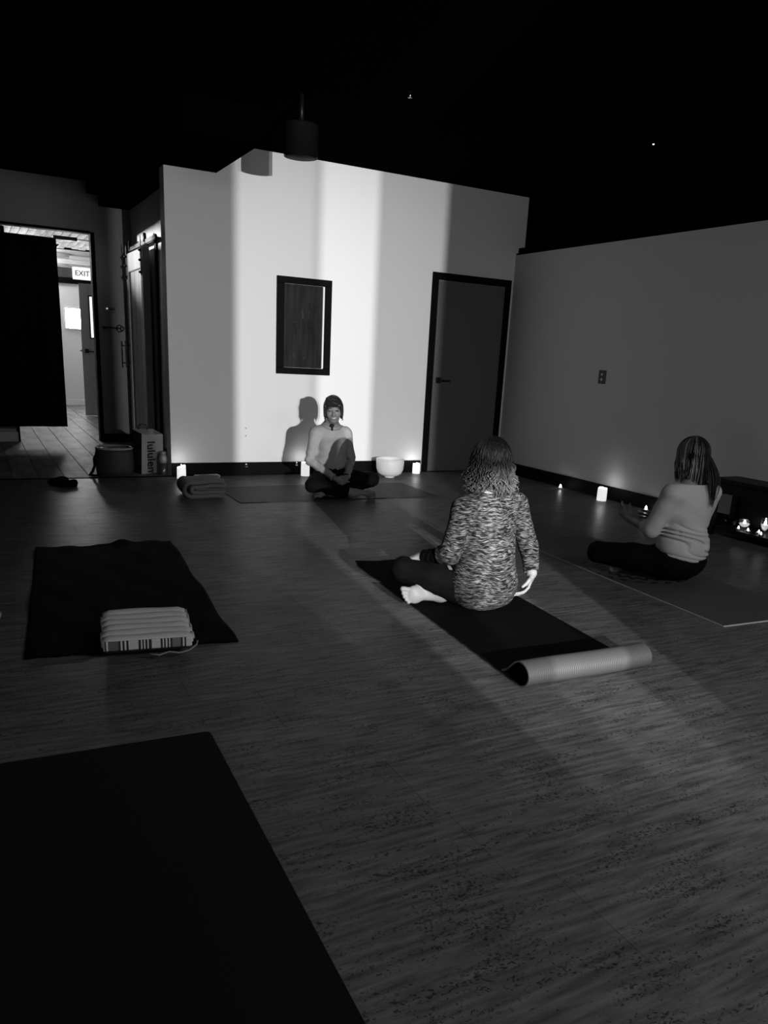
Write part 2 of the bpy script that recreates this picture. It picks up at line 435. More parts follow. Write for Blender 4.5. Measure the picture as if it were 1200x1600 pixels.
MB().box((BX0 + .012, 1.0, BZ1 + .03), (BX0 + .028, 2.8, BZ1 + .075), .002).build('track', BLACKM, d2)
for yy in (1.1, 1.8, 2.7): MB().tube([(BX0 + .028, yy, BZ1 + .052), (.199, yy, BZ1 + .052)], .011).build('track_spacer', BLACKM, d2, True)
hy = BY1 - .055
MB().box((BX0 - .078, hy - .014, .93), (BX0 - .062, hy + .014, 1.24), .003).build('door_pull', BLACKM, d2)
for z in (.985, 1.185): MB().tube([(BX0 - .022, hy, z), (BX0 - .064, hy, z)], .008).build('pull_post', BLACKM, d2, True)

# thermostat and key ornament on the lobby wall
th = thing('thermostat', 'small wall control with a lit dot beside the lobby opening', 'control', (-.075, YP, 1.591))
MB().box((-.07, -.018, -.035), (.07, -.001, .035), .004).build('body', mat('grey_plastic', .28, .45), th)
MB().lathe([(.010, -.0185), (.009, -.021)], 14, (-.038, 0, .004), 'y').build('indicator', mat('soft_indicator', .8, .5, emit=.6, ev=.8), th, True)
MB().box((-.012, -.02, -.014), (.05, -.0185, .02), .001).build('display', mat('dark_display', .06, .2), th)
ke = thing('key_ornament', 'black iron ornamental key hung sideways below the wall control', 'ornament', (-.045, YP - .012, 1.38))
MB().tube([(-.13, 0, .002), (-.06, 0, 0), (.04, 0, -.006)], .008).build('shaft', BLACKM, ke, True)
b = MB()
for (cx, cz, r) in ((.065, .012, .022), (.065, -.026, .022), (.10, -.008, .024), (.07, -.007, .038)):
    b.tube([(cx + r * math.cos(a), 0, cz + r * math.sin(a)) for a in np.linspace(0, 2 * PI, 17)[:-1]], .0055, 6, True)
b.build('bow', BLACKM, ke, True)
MB().box((-.125, -.005, -.034), (-.112, .005, 0)).box((-.10, -.005, -.028), (-.088, .005, 0)).build('bit', BLACKM, ke)
MB().tube([(.07, .0, -.007), (.07, .011, -.007)], .004).build('nail', BLACKM, ke)

# black curtain in front of the opening
cu = thing('black_curtain', 'black hanging curtain panel covering most of the lobby opening', 'curtain', (-1.3, 2.6, .21))
CURT = mat('black_curtain_cloth', .004, .9, spec=.1)
c = MB().sheet(lambda u, v: (-1.0 + u * 1.64, .010 * math.sin(u * 26) * (1 - .3 * v) + .004 * math.sin(u * 61), v * 2.09 - .012 * (1 - u)), 90, 8, .004)
c.build('cloth', CURT, cu, True)
MB().tube([(-1.05, 0.0, 2.082), (.642, 0, 2.084)], .006, 8).build('rod', BLACKM, cu, True)
for xx in (-.9, -.3): MB().tube([(xx, 0, 2.1), (xx, .1, 2.14), (xx, .268, 2.26)], .007, 6).build('bracket', BLACKM, cu, True)

# hall behind the opening
YH = 8.8
sbox('wall_hall', (-3.0, YH, -.02), (1.2, YH + .1, 2.76), HALLW)
sbox('wall_hall_right', (1.1, YP + .12, -.02), (1.2, YH, 2.76), HALLW)
sbox('wall_hall_left', (-3.1, YP + .12, -.02), (-3.0, YH, 2.76), HALLW)
hc = sbox('ceiling_hall', (-3.1, YP + .12, 2.78), (1.2, YH + .1, 2.85), BLACKP)
pm = MB().box((-.056, -.6, 2.755), (.056, .6, 2.779), .004).mesh('plank', PLANKC)
for i in range(22):
    x = -1.45 + i * .118
    yo = random.uniform(0, 1.0)
    for k in range(-1, 5):
        yc = 4.0 + yo + k * 1.204
        if 3.7 < yc < 8.15: link('plank', pm, hc, (x, yc, random.uniform(-.004, .004)))
bh = struct(bpy.data.objects.new('baseboard_hall', None)); COL.objects.link(bh)
MB().box((-2.9, YH - .018, 0), (1.05, YH - .001, .075), .003).build('skirting', HALLT, bh)
MB().box((-2.9, YH - .012, .078), (1.05, YH - .001, .112), .004).build('cap_moulding', HALLT, bh)
# timber courses and header over the end of the hall
tb = struct(bpy.data.objects.new('trim_8', None)); COL.objects.link(tb)
TIMW = mat('white_timber', .8, .5, noise=((3, 30, 30), .1)); TIMG = mat('weathered_timber', .36, .6, noise=((4, 30, 40), .6, 8))
MB().box((-1.2, YH - .03, 2.455), (1.1, YH - .001, 2.515), .003).build('board', TIMG, tb)
MB().box((-1.2, YH - .04, 2.518), (1.1, YH - .001, 2.60), .003).build('board', TIMW, tb)
MB().box((-1.2, YH - .035, 2.603), (.13, YH - .001, 2.70), .003).build('board', TIMG, tb)
MB().box((.132, YH - .06, 2.603), (1.1, YH - .001, 2.665), .003).build('board', TIMW, tb)
MB().box((-1.2, YH - .03, 2.285), (1.1, YH - .001, 2.452), .003).build('fascia', mat('dark_grey_fascia', .045, .6), tb)
MB().box((-1.2, YH - .05, 2.185), (1.1, YH - .001, 2.282), .003).build('header', BLACKT, tb)
ex = thing('exit_sign', 'lit white exit sign above the end of the hall', 'sign', (.325, YH - .06, 2.37))
eh = MB().box((-.162, -.03, -.105), (.162, .028, .105), .004).build('housing', mat('lit_sign_face', .75, .5, emit=.75, ev=.85), ex)
tm = text_mesh('EXIT', .125); tm.materials.append(mat('sign_letter', .10, .5))
le = link('lettering', tm, eh, (0, -.031, 0)); le.rotation_euler = (PI / 2, 0, 0)
wn = struct(bpy.data.objects.new('window_1', None)); COL.objects.link(wn)
MB().box((.0, YH - .02, 1.405), (.33, YH - .008, 1.752), .002).build('pane', mat('lit_window_pane', .9, .5, emit=55, ev=1.0), wn)
for lo, hi in (((-.022, 1.383), (0, 1.774)), ((.33, 1.383), (.352, 1.774)), ((0, 1.383), (.33, 1.405)), ((0, 1.752), (.33, 1.774))):
    MB().box((lo[0], YH - .028, lo[1]), (hi[0], YH - .001, hi[1]), .003).build('window_frame', HALLT, wn)
# open hall door, latch edge toward the hall
d3 = struct(bpy.data.objects.new('door_3', None)); COL.objects.link(d3); d3.location = (-.005, 6.5, 0); d3.rotation_euler = (0, 0, math.radians(-14))
HD = mat('hall_door_paint', .42, .45)
MB().box((0, 0, .012), (.135, .042, 2.07), .003).box((.135, 0, .012), (.26, .042, 1.235), .003).box((.135, 0, 1.9), (.26, .042, 2.07), .003).box((.26, 0, .012), (.86, .042, 2.07), .003).build('door_leaf', HD, d3)
for lo, hi in (((.135, 1.235), (.152, 1.9)), ((.243, 1.235), (.26, 1.9)), ((.152, 1.235), (.243, 1.255)), ((.152, 1.88), (.243, 1.9))):
    MB().box((lo[0], -.01, lo[1]), (hi[0], .05, hi[1]), .002).build('glazing_bead', BLACKM, d3)
MB().box((.153, .015, 1.256), (.242, .027, 1.879)).build('pane', mat('bright_door_pane', .9, .3, emit=1.6, ev=.95), d3)
MB().box((.045, -.012, 1.01), (.107, -.001, 1.072), .002).build('handle_plate', BLACKM, d3)
MB().tube([(.075, -.012, 1.04), (.075, -.05, 1.04), (.09, -.055, 1.04), (.19, -.055, 1.035)], .009).build('door_handle', BLACKM, d3, True)
MB().box((-.008, .012, 1.02), (-.0005, .032, 1.065)).tube([(-.004, .02, 1.04), (-.035, .02, 1.04)], .007).build('latch', BLACKM, d3)

# ------------------------------------------------------------------ candles and lights on the floor
def candle(x, y, r, h, slant, label, rot=0.0):
    t = thing('pillar_candle', label, 'candle', (x, y, 0), rot, 'pillar candles along the walls')
    n = 28; b = MB(); prof = [(r * .97, 0), (r, .006), (r, .55), (r * .97, .97), (r * .90, 1.0), (r * .80, .985), (r * .74, .9), (r * .3, .86), (.002, .86)]
    vs = []; fs = []
    for (rr, zz) in prof:
        for i in range(n):
            a = 2 * PI * i / n
            z = zz if zz < .1 else zz * (h - slant * .5 * (1 - math.cos(a)) + .003 * math.sin(3 * a))
            vs.append((rr * math.cos(a), rr * math.sin(a), z))
    for j in range(len(prof) - 1):
        for i in range(n):
            i2 = (i + 1) % n; fs.append((j*n+i, j*n+i2, (j+1)*n+i2, (j+1)*n+i))
    fs.append(tuple(range(n - 1, -1, -1)))
    wx = b.add(vs, fs).build('wax', WAX, t, True)
    MB().tube([(0, 0, h * .80), (.001, 0, h * .92)], .0018, 6).build('wick', BLACKM, wx)
    MB().lathe([(.001, h*.92), (.006, h*.95), (.005, h*1.0), (.001, h*1.06)], 10).build('flame', FLAME, wx, True)
    l = lamp('candle_light', 'POINT', (x, y, h + .02), 0.35, shadow_soft_size=.02); l.location = (0, 0, h + .02); l.parent = t
    return t
candle(.063, -.135, .042, .128, .022, 'lit white pillar candle with slanted top at the left corner of the white wall')
candle(1.325, -.12, .044, .142, .006, 'lit white pillar candle just behind the instructor on the left')
candle(2.637, -.11, .042, .112, .004, 'lit white pillar candle between the bowl and the grey door')
candle(3.667, -1.98, .046, .128, .010, 'lit white pillar candle against the skirting of the right wall', 1.0)
def tealight(x, y, label):
    t = thing('tea_light', label, 'tea light', (x, y, 0), 0, 'tea lights along the right wall')
    MB().lathe([(.019, 0), (.021, .002), (.021, .016), (.019, .017), (.017, .012)], 20).build('cup', mat('white_plastic', .75, .4), t, True)
    MB().lathe([(.008, .012), (.011, .022), (.009, .036), (.002, .05)], 12).build('flame', FLAME, t, True)
    l = lamp('tea_light_glow', 'POINT', (0, 0, .06), .05, shadow_soft_size=.015); l.parent = t
    return t
tealight(3.70, -1.31, 'small tea light with bright flame near the corner of the right wall')
tealight(3.72, -2.52, 'small tea light half hidden beside the seated woman in the plain top')

# crystal singing bowl
bo = thing('singing_bowl', 'frosted white crystal singing bowl standing right of the instructor', 'bowl', (2.20, -.32, 0))
pr = [(.05, .0), (.052, .012), (.085, .02), (.125, .045), (.143, .09), (.146, .14), (.148, .196), (.143, .199), (.140, .194), (.138, .14), (.134, .09), (.115, .05), (.06, .03), (.002, .028)]
MB().lathe(pr, 40, caps=False).build('bowl_wall', mat('frosted_quartz_glow', .85, .45, emit=.12, ev=.9), bo, True)  # faint glow put into the quartz, the bowl holds no lamp
MB().lathe([(.045, -.0), (.05, .003), (.05, .0115)], 30).build('foot_ring', mat('frosted_quartz_glow'), bo, True)

# ------------------------------------------------------------------ mats, blanket, towel, cushion
def slab_mat(name, label, x0, x1, y0, y1, z, th, m, cat='mat', rotz=0.0, r=.03):
    cx, cy = (x0 + x1) / 2, (y0 + y1) / 2; hx, hy = (x1 - x0) / 2, (y1 - y0) / 2
    b = MB(); pts = []
    for (sx, sy, a0) in ((1, 1, 0), (-1, 1, PI/2), (-1, -1, PI), (1, -1, 3*PI/2)):
        for k in range(5):
            a = a0 + k * PI / 8; pts.append((sx * (hx - r) + r * math.cos(a), sy * (hy - r) + r * math.sin(a)))
    n = len(pts); vs = []
    for (ins, zz) in ((0, 0), (0, th * .7), (.002, th)):
        for (x, y) in pts: vs.append((x * (1 - ins / hx), y * (1 - ins / hy), zz))
    fs = [tuple(range(n - 1, -1, -1)), tuple(2 * n + i for i in range(n))]
    for j in range(2):
        for i in range(n): fs.append((j*n+i, j*n+(i+1) % n, (j+1)*n+(i+1) % n, (j+1)*n+i))
    b.add(vs, fs); o = b.build(name, m); o.location = (cx, cy, z); o.rotation_euler = (0, 0, rotz)
    return tag(o, label, cat)
MATG = mat('grey_mat_rubber', .028, .5, spec=.08, noise=((40, 40, 1), .15), bump=((300, 300, 300), .15))
slab_mat('yoga_mat', 'grey yoga mat lying crosswise under the instructor', .24, 2.13, -1.48, -.70, 0, .006, MATG, rotz=-.01)
slab_mat('yoga_mat', 'empty black yoga mat in the lower left foreground', -1.80, -1.06, -7.35, -5.36, 0, .006, mat('black_mat_rubber', .004, .8, spec=.15), rotz=-.03, r=.015)

# light mat with printed mandala under the woman on the right
def mandala_material():
    m = bpy.data.materials.new('printed_mat'); m.use_nodes = True; nt = m.node_tree; N = nt.nodes.new; L = nt.links.new
    b = nt.nodes['Principled BSDF']; b.inputs['Roughness'].default_value = .6
    tc = N('ShaderNodeTexCoord'); mp = N('ShaderNodeMapping'); mp.inputs['Location'].default_value = (0.0, -.06, 0)
    L(tc.outputs['Object'], mp.inputs['Vector'])
    sp = N('ShaderNodeSeparateXYZ'); L(mp.outputs[0], sp.inputs[0])
    ln = N('ShaderNodeVectorMath'); ln.operation = 'LENGTH'; L(mp.outputs[0], ln.inputs[0])
    at = N('ShaderNodeMath'); at.operation = 'ARCTAN2'; L(sp.outputs[1], at.inputs[0]); L(sp.outputs[0], at.inputs[1])
    def M(op, a, c=None, v=None):
        x = N('ShaderNodeMath'); x.operation = op
        L(a, x.inputs[0])
        if c is not None: L(c, x.inputs[1])
        if v is not None: x.inputs[1].default_value = v
        return x.outputs[0]
    pet = M('SINE', M('MULTIPLY', at.outputs[0], v=22.0))
    rr = M('ADD', M('MULTIPLY', ln.outputs['Value'], v=60.0), M('MULTIPLY', pet, v=1.3))
    ring = M('SINE', rr)
    inside = M('LESS_THAN', ln.outputs['Value'], v=.335)
    outer = M('GREATER_THAN', ln.outputs['Value'], v=.16)
    msk = M('MULTIPLY', M('MULTIPLY', M('GREATER_THAN', ring, v=.25), inside), outer)
    mr = N('ShaderNodeMapRange'); mr.inputs[3].default_value = .058; mr.inputs[4].default_value = .008; L(msk, mr.inputs[0])
    cc = N('ShaderNodeCombineColor')
    for i in range(3): L(mr.outputs[0], cc.inputs[i])
    L(cc.outputs[0], b.inputs['Base Color'])
    return m
pm3 = thing('yoga_mat', 'pale yoga mat with dark mandala print under the woman in the plain top', 'mat', (2.03, -4.21, 0), -.045)
MB().box((-.335, -.985, 0), (.345, .985, .0055), .001).build('mat_body', mandala_material(), pm3)
EDGE = mat('pale_mat_edge', .62, .5)
for lo, hi in (((-.339, -.99, .0002), (-.3352, .99, .006)), ((-.335, -.99, .0002), (.345, -.9852, .006))):
    e = MB().box(lo, hi).build('mat_edge', EDGE, pm3); e['label'] = 'pale cut edge of the mat'

# dark mat with curled end under the woman in the marled sweater
curl = thing('yoga_mat', 'dark yoga mat with curled ribbed end under the woman in the marled sweater', 'mat', (.36, -3.5, 0), .0)
def rib_material():
    m = bpy.data.materials.new('ribbed_mat_underside'); m.use_nodes = True; nt = m.node_tree; N = nt.nodes.new; L = nt.links.new
    b = nt.nodes['Principled BSDF']; b.inputs['Roughness'].default_value = .6; b.inputs['Base Color'].default_value = (.08, .08, .08, 1)
    tc = N('ShaderNodeTexCoord'); wv = N('ShaderNodeTexWave'); wv.inputs['Scale'].default_value = 34.0; wv.bands_direction = 'X'
    L(tc.outputs['Object'], wv.inputs['Vector'])
    bn = N('ShaderNodeBump'); bn.inputs['Strength'].default_value = .5; bn.inputs['Distance'].default_value = .004
    L(wv.outputs['Fac'], bn.inputs['Height']); L(bn.outputs[0], b.inputs['Normal'])
    return m
RIB = rib_material()
prof = [(-t, .007) for t in np.linspace(0, 1.93, 40)]
R_ = .050
for a in np.linspace(0, PI * 1.0, 16)[1:]: prof.append((-1.93 - R_ * math.sin(a) * 1.15, .007 + R_ * (1 - math.cos(a)) * .92))
for t in np.linspace(0, 1, 10)[1:]: prof.append((-1.93 + .13 * t, .007 + R_ * 1.84 - (R_ * 1.84 - .008) * (t * t * (3 - 2 * t))))
NP = len(prof)
def curl_fn(u, v):
    k = v * (NP - 1); i = min(int(k), NP - 2); f_ = k - i
    y = prof[i][0] * (1 - f_) + prof[i + 1][0] * f_; z = prof[i][1] * (1 - f_) + prof[i + 1][1] * f_
    x0 = -.008 - .165 * max(0, min(1, -y / 1.9)); wdt = .645
    wob = .006 * math.sin(u * 5 + 1) if i > 40 else 0
    if i <= 40 and y > -.06 and u < .2: z += .012 * (1 - u / .2) * (1 + y / .06)
    return (x0 + u * wdt, y + wob - .0 * u, z)
mb = MB(); mb.sheet(lambda u, v: curl_fn(1 - u, v), 24, NP - 1, .006)
MATD = mat('dark_mat_rubber', .003, .85, spec=.05, bump=((400, 400, 400), .2))
o = mb.build('mat_body', [MATD, RIB], curl, True); smooth_angle(o, 50)

# black blanket
BLK = mat('black_velvet', .002, .8, spec=.04)
def blanket_fn(u, v):
    # u left->right, v near->far
    L0, R0 = Vector((-1.54, -4.51)), Vector((-.705, -4.585)); L1, R1 = Vector((-1.375, -2.66)), Vector((-.575, -2.645))
    p = (L0 * (1 - u) + R0 * u) * (1 - v) + (L1 * (1 - u) + R1 * u) * v
    e = .006 * math.sin(v * 17 + 1) * max(0, u - .9) * 10 + .010 * math.sin(v * 31) * max(0, u - .8)
    e2 = .02 * math.sin(u * 9 + 2) * max(0, v - .85) / .15
    z = .008 + .004 * math.sin(u * 14 + v * 5) * math.sin(v * 19 + u * 6) + .003 * math.sin(u * 31 - v * 12)
    z += .016 * math.exp(-((u - .5 - .4 * (v - .5)) / .03) ** 2) * max(0, math.sin(v * 6)) * .5
    z += .02 * math.exp(-((u - .62) / .07) ** 2) * max(0, v - .93) / .07
    return (p.x + e, p.y + e2, max(z, .0055))
bl_ = MB().sheet(blanket_fn, 70, 110, .005).build('blanket', [BLK, BLK], None, True)
tag(bl_, 'crumpled black blanket spread on the floor at left', 'blanket')

# folded channel-quilted cushion
cq = thing('folded_cushion', 'folded quilted cushion with striped woven border on the black blanket', 'cushion', (-1.062, -4.445, .026), -.14)
CUSH = mat('grey_cushion_cloth', .62, .75, bump=((150, 150, 150), .2))
nch = 6; cw = .40 / nch; LEN = .355
for i in range(nch):
    y = -.20 + cw * (i + .5); n = 14; m_ = 12; vs = []; fs = []; hl = LEN / 2 + .004 * math.sin(i * 2.1)
    for k in range(m_ + 1):
        t = -1 + 2 * k / m_; x = hl * t; sc = (1 - max(0, abs(t) - .84) / .16 * .45) * (1 + .06 * math.sin(4 * t + i * 1.7))
        for j in range(n):
            a = 2 * PI * j / n
            vs.append((x, y + cw * .52 * math.cos(a) * (.9 + .1 * sc), .040 + .028 * sc * math.sin(a)))
    for k in range(m_):
        for j in range(n): fs.append((k*n+j, (k+1)*n+j, (k+1)*n+(j+1) % n, k*n+(j+1) % n))
    fs.append(tuple(range(n))); fs.append(tuple(m_*n + j for j in range(n-1, -1, -1)))
    MB().add(vs, fs).build('channel', CUSH, cq, True)
MB().box((-LEN/2 + .01, -.19, .0), (LEN/2 - .005, .19, .02), .006).build('lower_fold', mat('dark_cushion_cloth', .05, .8), cq)
def stripe_material():
    m = bpy.data.materials.new('woven_border'); m.use_nodes = True; nt = m.node_tree; N = nt.nodes.new; L = nt.links.new
    b = nt.nodes['Principled BSDF']; b.inputs['Roughness'].default_value = .8
    tc = N('ShaderNodeTexCoord'); sp = N('ShaderNodeSeparateXYZ'); L(tc.outputs['Object'], sp.inputs[0])
    rp = N('ShaderNodeValToRGB'); rp.color_ramp.interpolation = 'CONSTANT'
    mr = N('ShaderNodeMapRange'); mr.inputs[1].default_value = -.21; mr.inputs[2].default_value = .21; L(sp.outputs[0], mr.inputs[0]); L(mr.outputs[0], rp.inputs[0])
    els = []
    stops = [(0, .16), (.09, .7), (.105, .03), (.12, .7), (.135, .13), (.23, .03), (.25, .7), (.265, .03), (.285, .7), (.30, .02), (.32, .6)]
    x = .43
    stops += [(.41, .03)]
    while x < .52: stops += [(x, .7), (x + .012, .03)]; x += .03
    stops += [(.53, .65), (.61, .03)]; x = .63
    while x < .70: stops += [(x, .7), (x + .012, .03)]; x += .03
    stops += [(.72, .2), (.80, .03), (.82, .7), (.835, .03), (.85, .7), (.865, .03), (.89, .12)]
    stops = stops[:31]
    e = rp.color_ramp.elements
    e[0].position = 0; e[0].color = (.16, .16, .16, 1); e.remove(e[1])
    for p, v in stops[1:]:
        q = e.new(p); q.color = (v, v, v, 1)
    L(rp.outputs[0], b.inputs['Base Color']); return m
MB().box((-LEN/2 + .006, -.212, .016), (LEN/2 - .006, -.198, .056), .005).build('woven_border', stripe_material(), cq)
b = MB(); b.tube([(LEN/2 + .002, -.18 + .045 * k, .042 + .012 * math.sin(k * 2.4)) for k in range(9)], .006, 6); b.build('end_piping', mat('white_piping', .5, .7), cq, True)
b = MB(); b.tube([(.0, -.225, .002), (.04, -.245, .001), (.08, -.222, .004), (.12, -.238, .002), (.16, -.225, .006), (.19, -.205, .02), (.195, -.195, .035)], .004, 6); b.build('tie_cord', mat('grey_cord', .25, .8), cq, True)

# rolled towel / blanket left of the instructor
ro = thing('folded_blanket', 'grey knitted blanket folded into a thick roll left of the instructor mat', 'blanket', (.03, -1.04, 0), -.08)
KN = mat('grey_knit', .09, .85, bump=((90, 90, 220), .6), sheen=.05)
def fold_layer(x0, x1, pth, th, name):
    # path in local y-z, extruded along x
    b = MB(); N_ = 16
    pts = []
    Np = len(pth)
    def fn(u, v):
        k = v * (Np - 1); i = min(int(k), Np - 2); f_ = k - i
        y = pth[i][0] * (1 - f_) + pth[i+1][0] * f_; z = pth[i][1] * (1 - f_) + pth[i+1][1] * f_
        return (x0 + (x1 - x0) * u + .012 * math.sin(v * 14), y, z + .004 * math.sin(u * 12 + v * 5))
    b.sheet(fn, N_, Np - 1, th); return b.build(name, KN, ro, True)
def cpath(xr, xl, zt, zb, n=12):
    h = (zt - zb) / 2; zc = (zt + zb) / 2
    p = [(x, zt + .006 * math.sin(x * 20)) for x in np.linspace(xr, xl + h, 9)]
    p += [(xl + h - h * math.sin(a), zc + h * math.cos(a)) for a in np.linspace(0, PI, n)[1:-1]]
    p += [(x, zb + .003 * math.sin(x * 25)) for x in np.linspace(xl + h, xr - .01, 9)]
    return p
def ply(pth, y0, y1, th, name):
    Np = len(pth)
    def fn(u, v):
        k = v * (Np - 1); i = min(int(k), Np - 2); f_ = k - i
        x = pth[i][0] * (1 - f_) + pth[i+1][0] * f_; z = pth[i][1] * (1 - f_) + pth[i+1][1] * f_
        return (x + .004 * math.sin(u * 9 + v * 4), y0 + (y1 - y0) * u + .008 * math.sin(v * 11), z + .004 * math.sin(u * 10 + v * 6))
    o = MB().sheet(fn, 14, Np - 1, th).build(name, KN, ro, True); return o
ply(cpath(.165, -.185, .148, .004), -.16, .16, .030, 'outer_ply')
ply(cpath(.178, -.125, .109, .040), -.17, .15, .026, 'inner_ply')
MB().box((-.075, -.155, .068), (.165, .15, .082), .006).build('core_ply', KN, ro)
# white block behind the towel
bk = thing('foam_block', 'pale foam block standing behind the folded blanket by the white wall', 'block', (.235, -.42, 0), .1)
MB().box((-.115, -.038, 0), (.115, .038, .075), .006).build('block_body', mat('pale_foam', .6, .7), bk)
MB().box((-.10, -.0392, .012), (.10, -.038, .02)).build('groove', mat('grey_plastic'), bk)

# black strap bundle on the floor in the lit patch
st = thing('strap_bundle', 'small black coiled strap lying in the lit patch by the lobby', 'strap', (-1.0, -.36, 0), .3)
b = MB(); b.tube([(.062 * math.cos(a) * (1 + .15 * math.sin(3 * a)), .05 * math.sin(a) + .09, .022 + .01 * math.sin(2 * a)) for a in np.linspace(0, 2 * PI, 22)[:-1]], .026, 8, True); b.build('coil', LEG, st, True)
b = MB(); b.tube([(.07 * math.cos(a), .055 * math.sin(a) - .06, .022 + .008 * math.cos(3 * a)) for a in np.linspace(0, 2 * PI, 22)[:-1]], .027, 8, True); b.build('coil', LEG, st, True)
MB().tube([(-.04, -.02, .02), (-.02, .02, .045), (.03, .05, .02)], .018, 8).build('knot', LEG, st, True)

# pouf / drum bag, paper bag and bottle
po = thing('drum_bag', 'round dark drum-shaped bag with rim painted as lit on the lobby threshold', 'bag', (-.485, .225, 0))
DB = mat('dark_canvas', .05, .6, bump=((50, 50, 50), .3))
MB().lathe([(.15, 0), (.166, .006), (.172, .05), (.174, .13), (.170, .21), (.166, .245)], 36).build('body', DB, po, True)
MB().lathe([(.168, .243), (.172, .25), (.169, .258), (.158, .262), (.150, .255)], 36, caps=False).build('rim', mat('lit_rim', .45, .4), po, True)  # light catching the rim is put into its pale colour
MB().lathe([(.152, .246), (.11, .25), (.06, .245), (.002, .244)], 36).build('lid', mat('dark_lid', .06, .3, noise=((14, 14, 14), .9)), po, True)
MB().tube([(-.168, -.02, .19), (-.192, -.05, .15), (-.19, -.06, .09), (-.215, -.09, .04), (-.245, -.12, .015), (-.20, -.14, .008), (-.15, -.13, .012)], .012, 8).build('strap', LEG, po, True)
ba = thing('paper_bag', 'pale paper shopping bag with vertical black lettering beside the barn door', 'bag', (-.165, .29, 0), math.radians(24))
PB = mat('pale_paper', .42, .6); PD = mat('dark_paper', .02, .6)
b = MB(); bb = b.add([(-.125,-.07,0),(.125,-.07,0),(.125,.07,0),(-.125,.07,0),(-.115,-.08,.385),(.125,-.08,.375),(.125,.08,.41),(-.115,.08,.42)],
                [(0,3,2,1),(0,1,5,4),(1,2,6,5),(2,3,7,6)]).build('bag_body', PB, ba)
b = MB(); b.add([(-.127,-.071,0),(-.127,.071,0),(-.117,.081,.42),(-.117,-.081,.386),(-.124,-.071,0),(-.124,.071,0),(-.114,.081,.42),(-.114,-.081,.386)],
                [(0,3,2,1),(4,5,6,7),(0,1,5,4),(1,2,6,5),(2,3,7,6),(3,0,4,7)]).build('side_gusset', PD, ba)
MB().tube([(-.05, .078, .405), (-.045, .08, .45), (.0, .082, .465), (.05, .08, .45), (.055, .078, .40)], .003, 6).build('handle', BLACKM, ba, True)
tm = text_mesh('lululem', .135); tm.materials.append(mat('black_print', .012, .5))
le = link('lettering', tm, bb, (-.018, -.0805, .145)); le.rotation_euler = (math.radians(91.5), math.radians(90), 0); le.scale = (.86, .9, 1)
bt = thing('water_bottle', 'clear plastic bottle half full of dark drink beside the paper bag', 'bottle', (-.058, .10, 0))
MB().lathe([(.034, 0), (.038, .004), (.039, .02), (.039, .12)], 26).build('drink', mat('dark_drink', .04, .2), bt, True)
MB().lathe([(.0395, .12), (.0395, .165), (.034, .19), (.022, .203)], 26).build('bottle_wall', mat('cloudy_plastic', .22, .3), bt, True)
MB().lathe([(.031, .203), (.032, .206), (.032, .226), (.029, .229)], 22).build('cap', mat('grey_cap', .16, .4), bt, True)

# pale dish at the left edge
dsh = thing('glass_dish', 'pale round dish cut off by the left edge of the photo', 'dish', (-1.665, -4.06, 0))
MB().lathe([(.03, 0), (.034, .004), (.05, .02), (.062, .05), (.064, .064), (.061, .065), (.057, .05), (.045, .024), (.002, .014)], 30).build('dish_body', mat('pale_ceramic', .38, .3), dsh, True)
MB().lathe([(.028, .0165), (.03, .03), (.024, .046), (.002, .048)], 20).build('wax_fill', mat('pale_wax', .4, .5), dsh, True)

# ------------------------------------------------------------------ bench under the right wall with glassware
tbx = thing('low_bench', 'low black bench against the right wall beyond the woman in the plain top', 'bench', (3.640, -4.25, 0))
BN = mat('black_bench_wood', .005, .5, spec=.2)
MB().box((-.145, -.85, .42), (.148, .85, .455), .004).build('bench_top', BN, tbx)
for sx in (-.125, .115): MB().box((sx - .008, -.78, .34), (sx + .008, .78, .419), .003).build('apron', BN, tbx)
for sy in (-.82, .82): MB().box((-.09, sy - .008, .32), (.09, sy + .008, .419), .003).build('apron', BN, tbx)
for sx in (-.118, .118):
    for sy in (-.815, .815): MB().box((sx - .022, sy - .022, 0), (sx + .022, sy + .022, .419), .004).build('leg', BN, tbx)
MB().box((-.135, -.77, .06), (.135, .77, .08), .003).build('lower_shelf', BN, tbx)
MB().box((.122, -.785, .081), (.138, .785, .338), .003).build('dark_filler_panel', BN, tbx)  # panel added to keep the gap under the bench top black
def jar(x, y, r, h, label, lit=True):
    t = thing('glass_jar', label, 'jar', (x, y, .0805), 0, 'glass jars under the bench')
    MB().lathe([(r * .92, 0), (r, .006), (r, h * .8), (r * .86, h * .9), (r * .86, h), (r * .82, h), (r * .82, h * .9), (r * .95, h * .8), (r * .95, .012), (.002, .010)], 26, caps=False).build('jar_wall', GLASSY, t, True)
    jw = MB().lathe([(r * .9, .012), (r * .9, h * .45), (.002, h * .46)], 22).build('wax_fill', mat('glowing_jar_wax', .7, .5, emit=.55, ev=.9), t, True)
    if lit: MB().lathe([(.004, h*.47), (.011, h*.55), (.009, h*.66), (.001, h*.80)], 12).build('flame', FLAME, jw, True)
    return t
jar(3.665, -3.63, .045, .075, 'wide glass candle jar glowing under the bench')
jar(3.70, -3.79, .034, .12, 'tall clear glass jar under the bench at the right edge')
gb = thing('glass_bowl', 'shallow glass bowl with bright rim under the bench', 'bowl', (3.655, -3.515, .0805))
MB().lathe([(.025, 0), (.03, .006), (.048, .02), (.056, .045), (.053, .045), (.045, .022), (.025, .01), (.002, .008)], 28, caps=False).build('bowl_wall', GLASSY, gb, True)
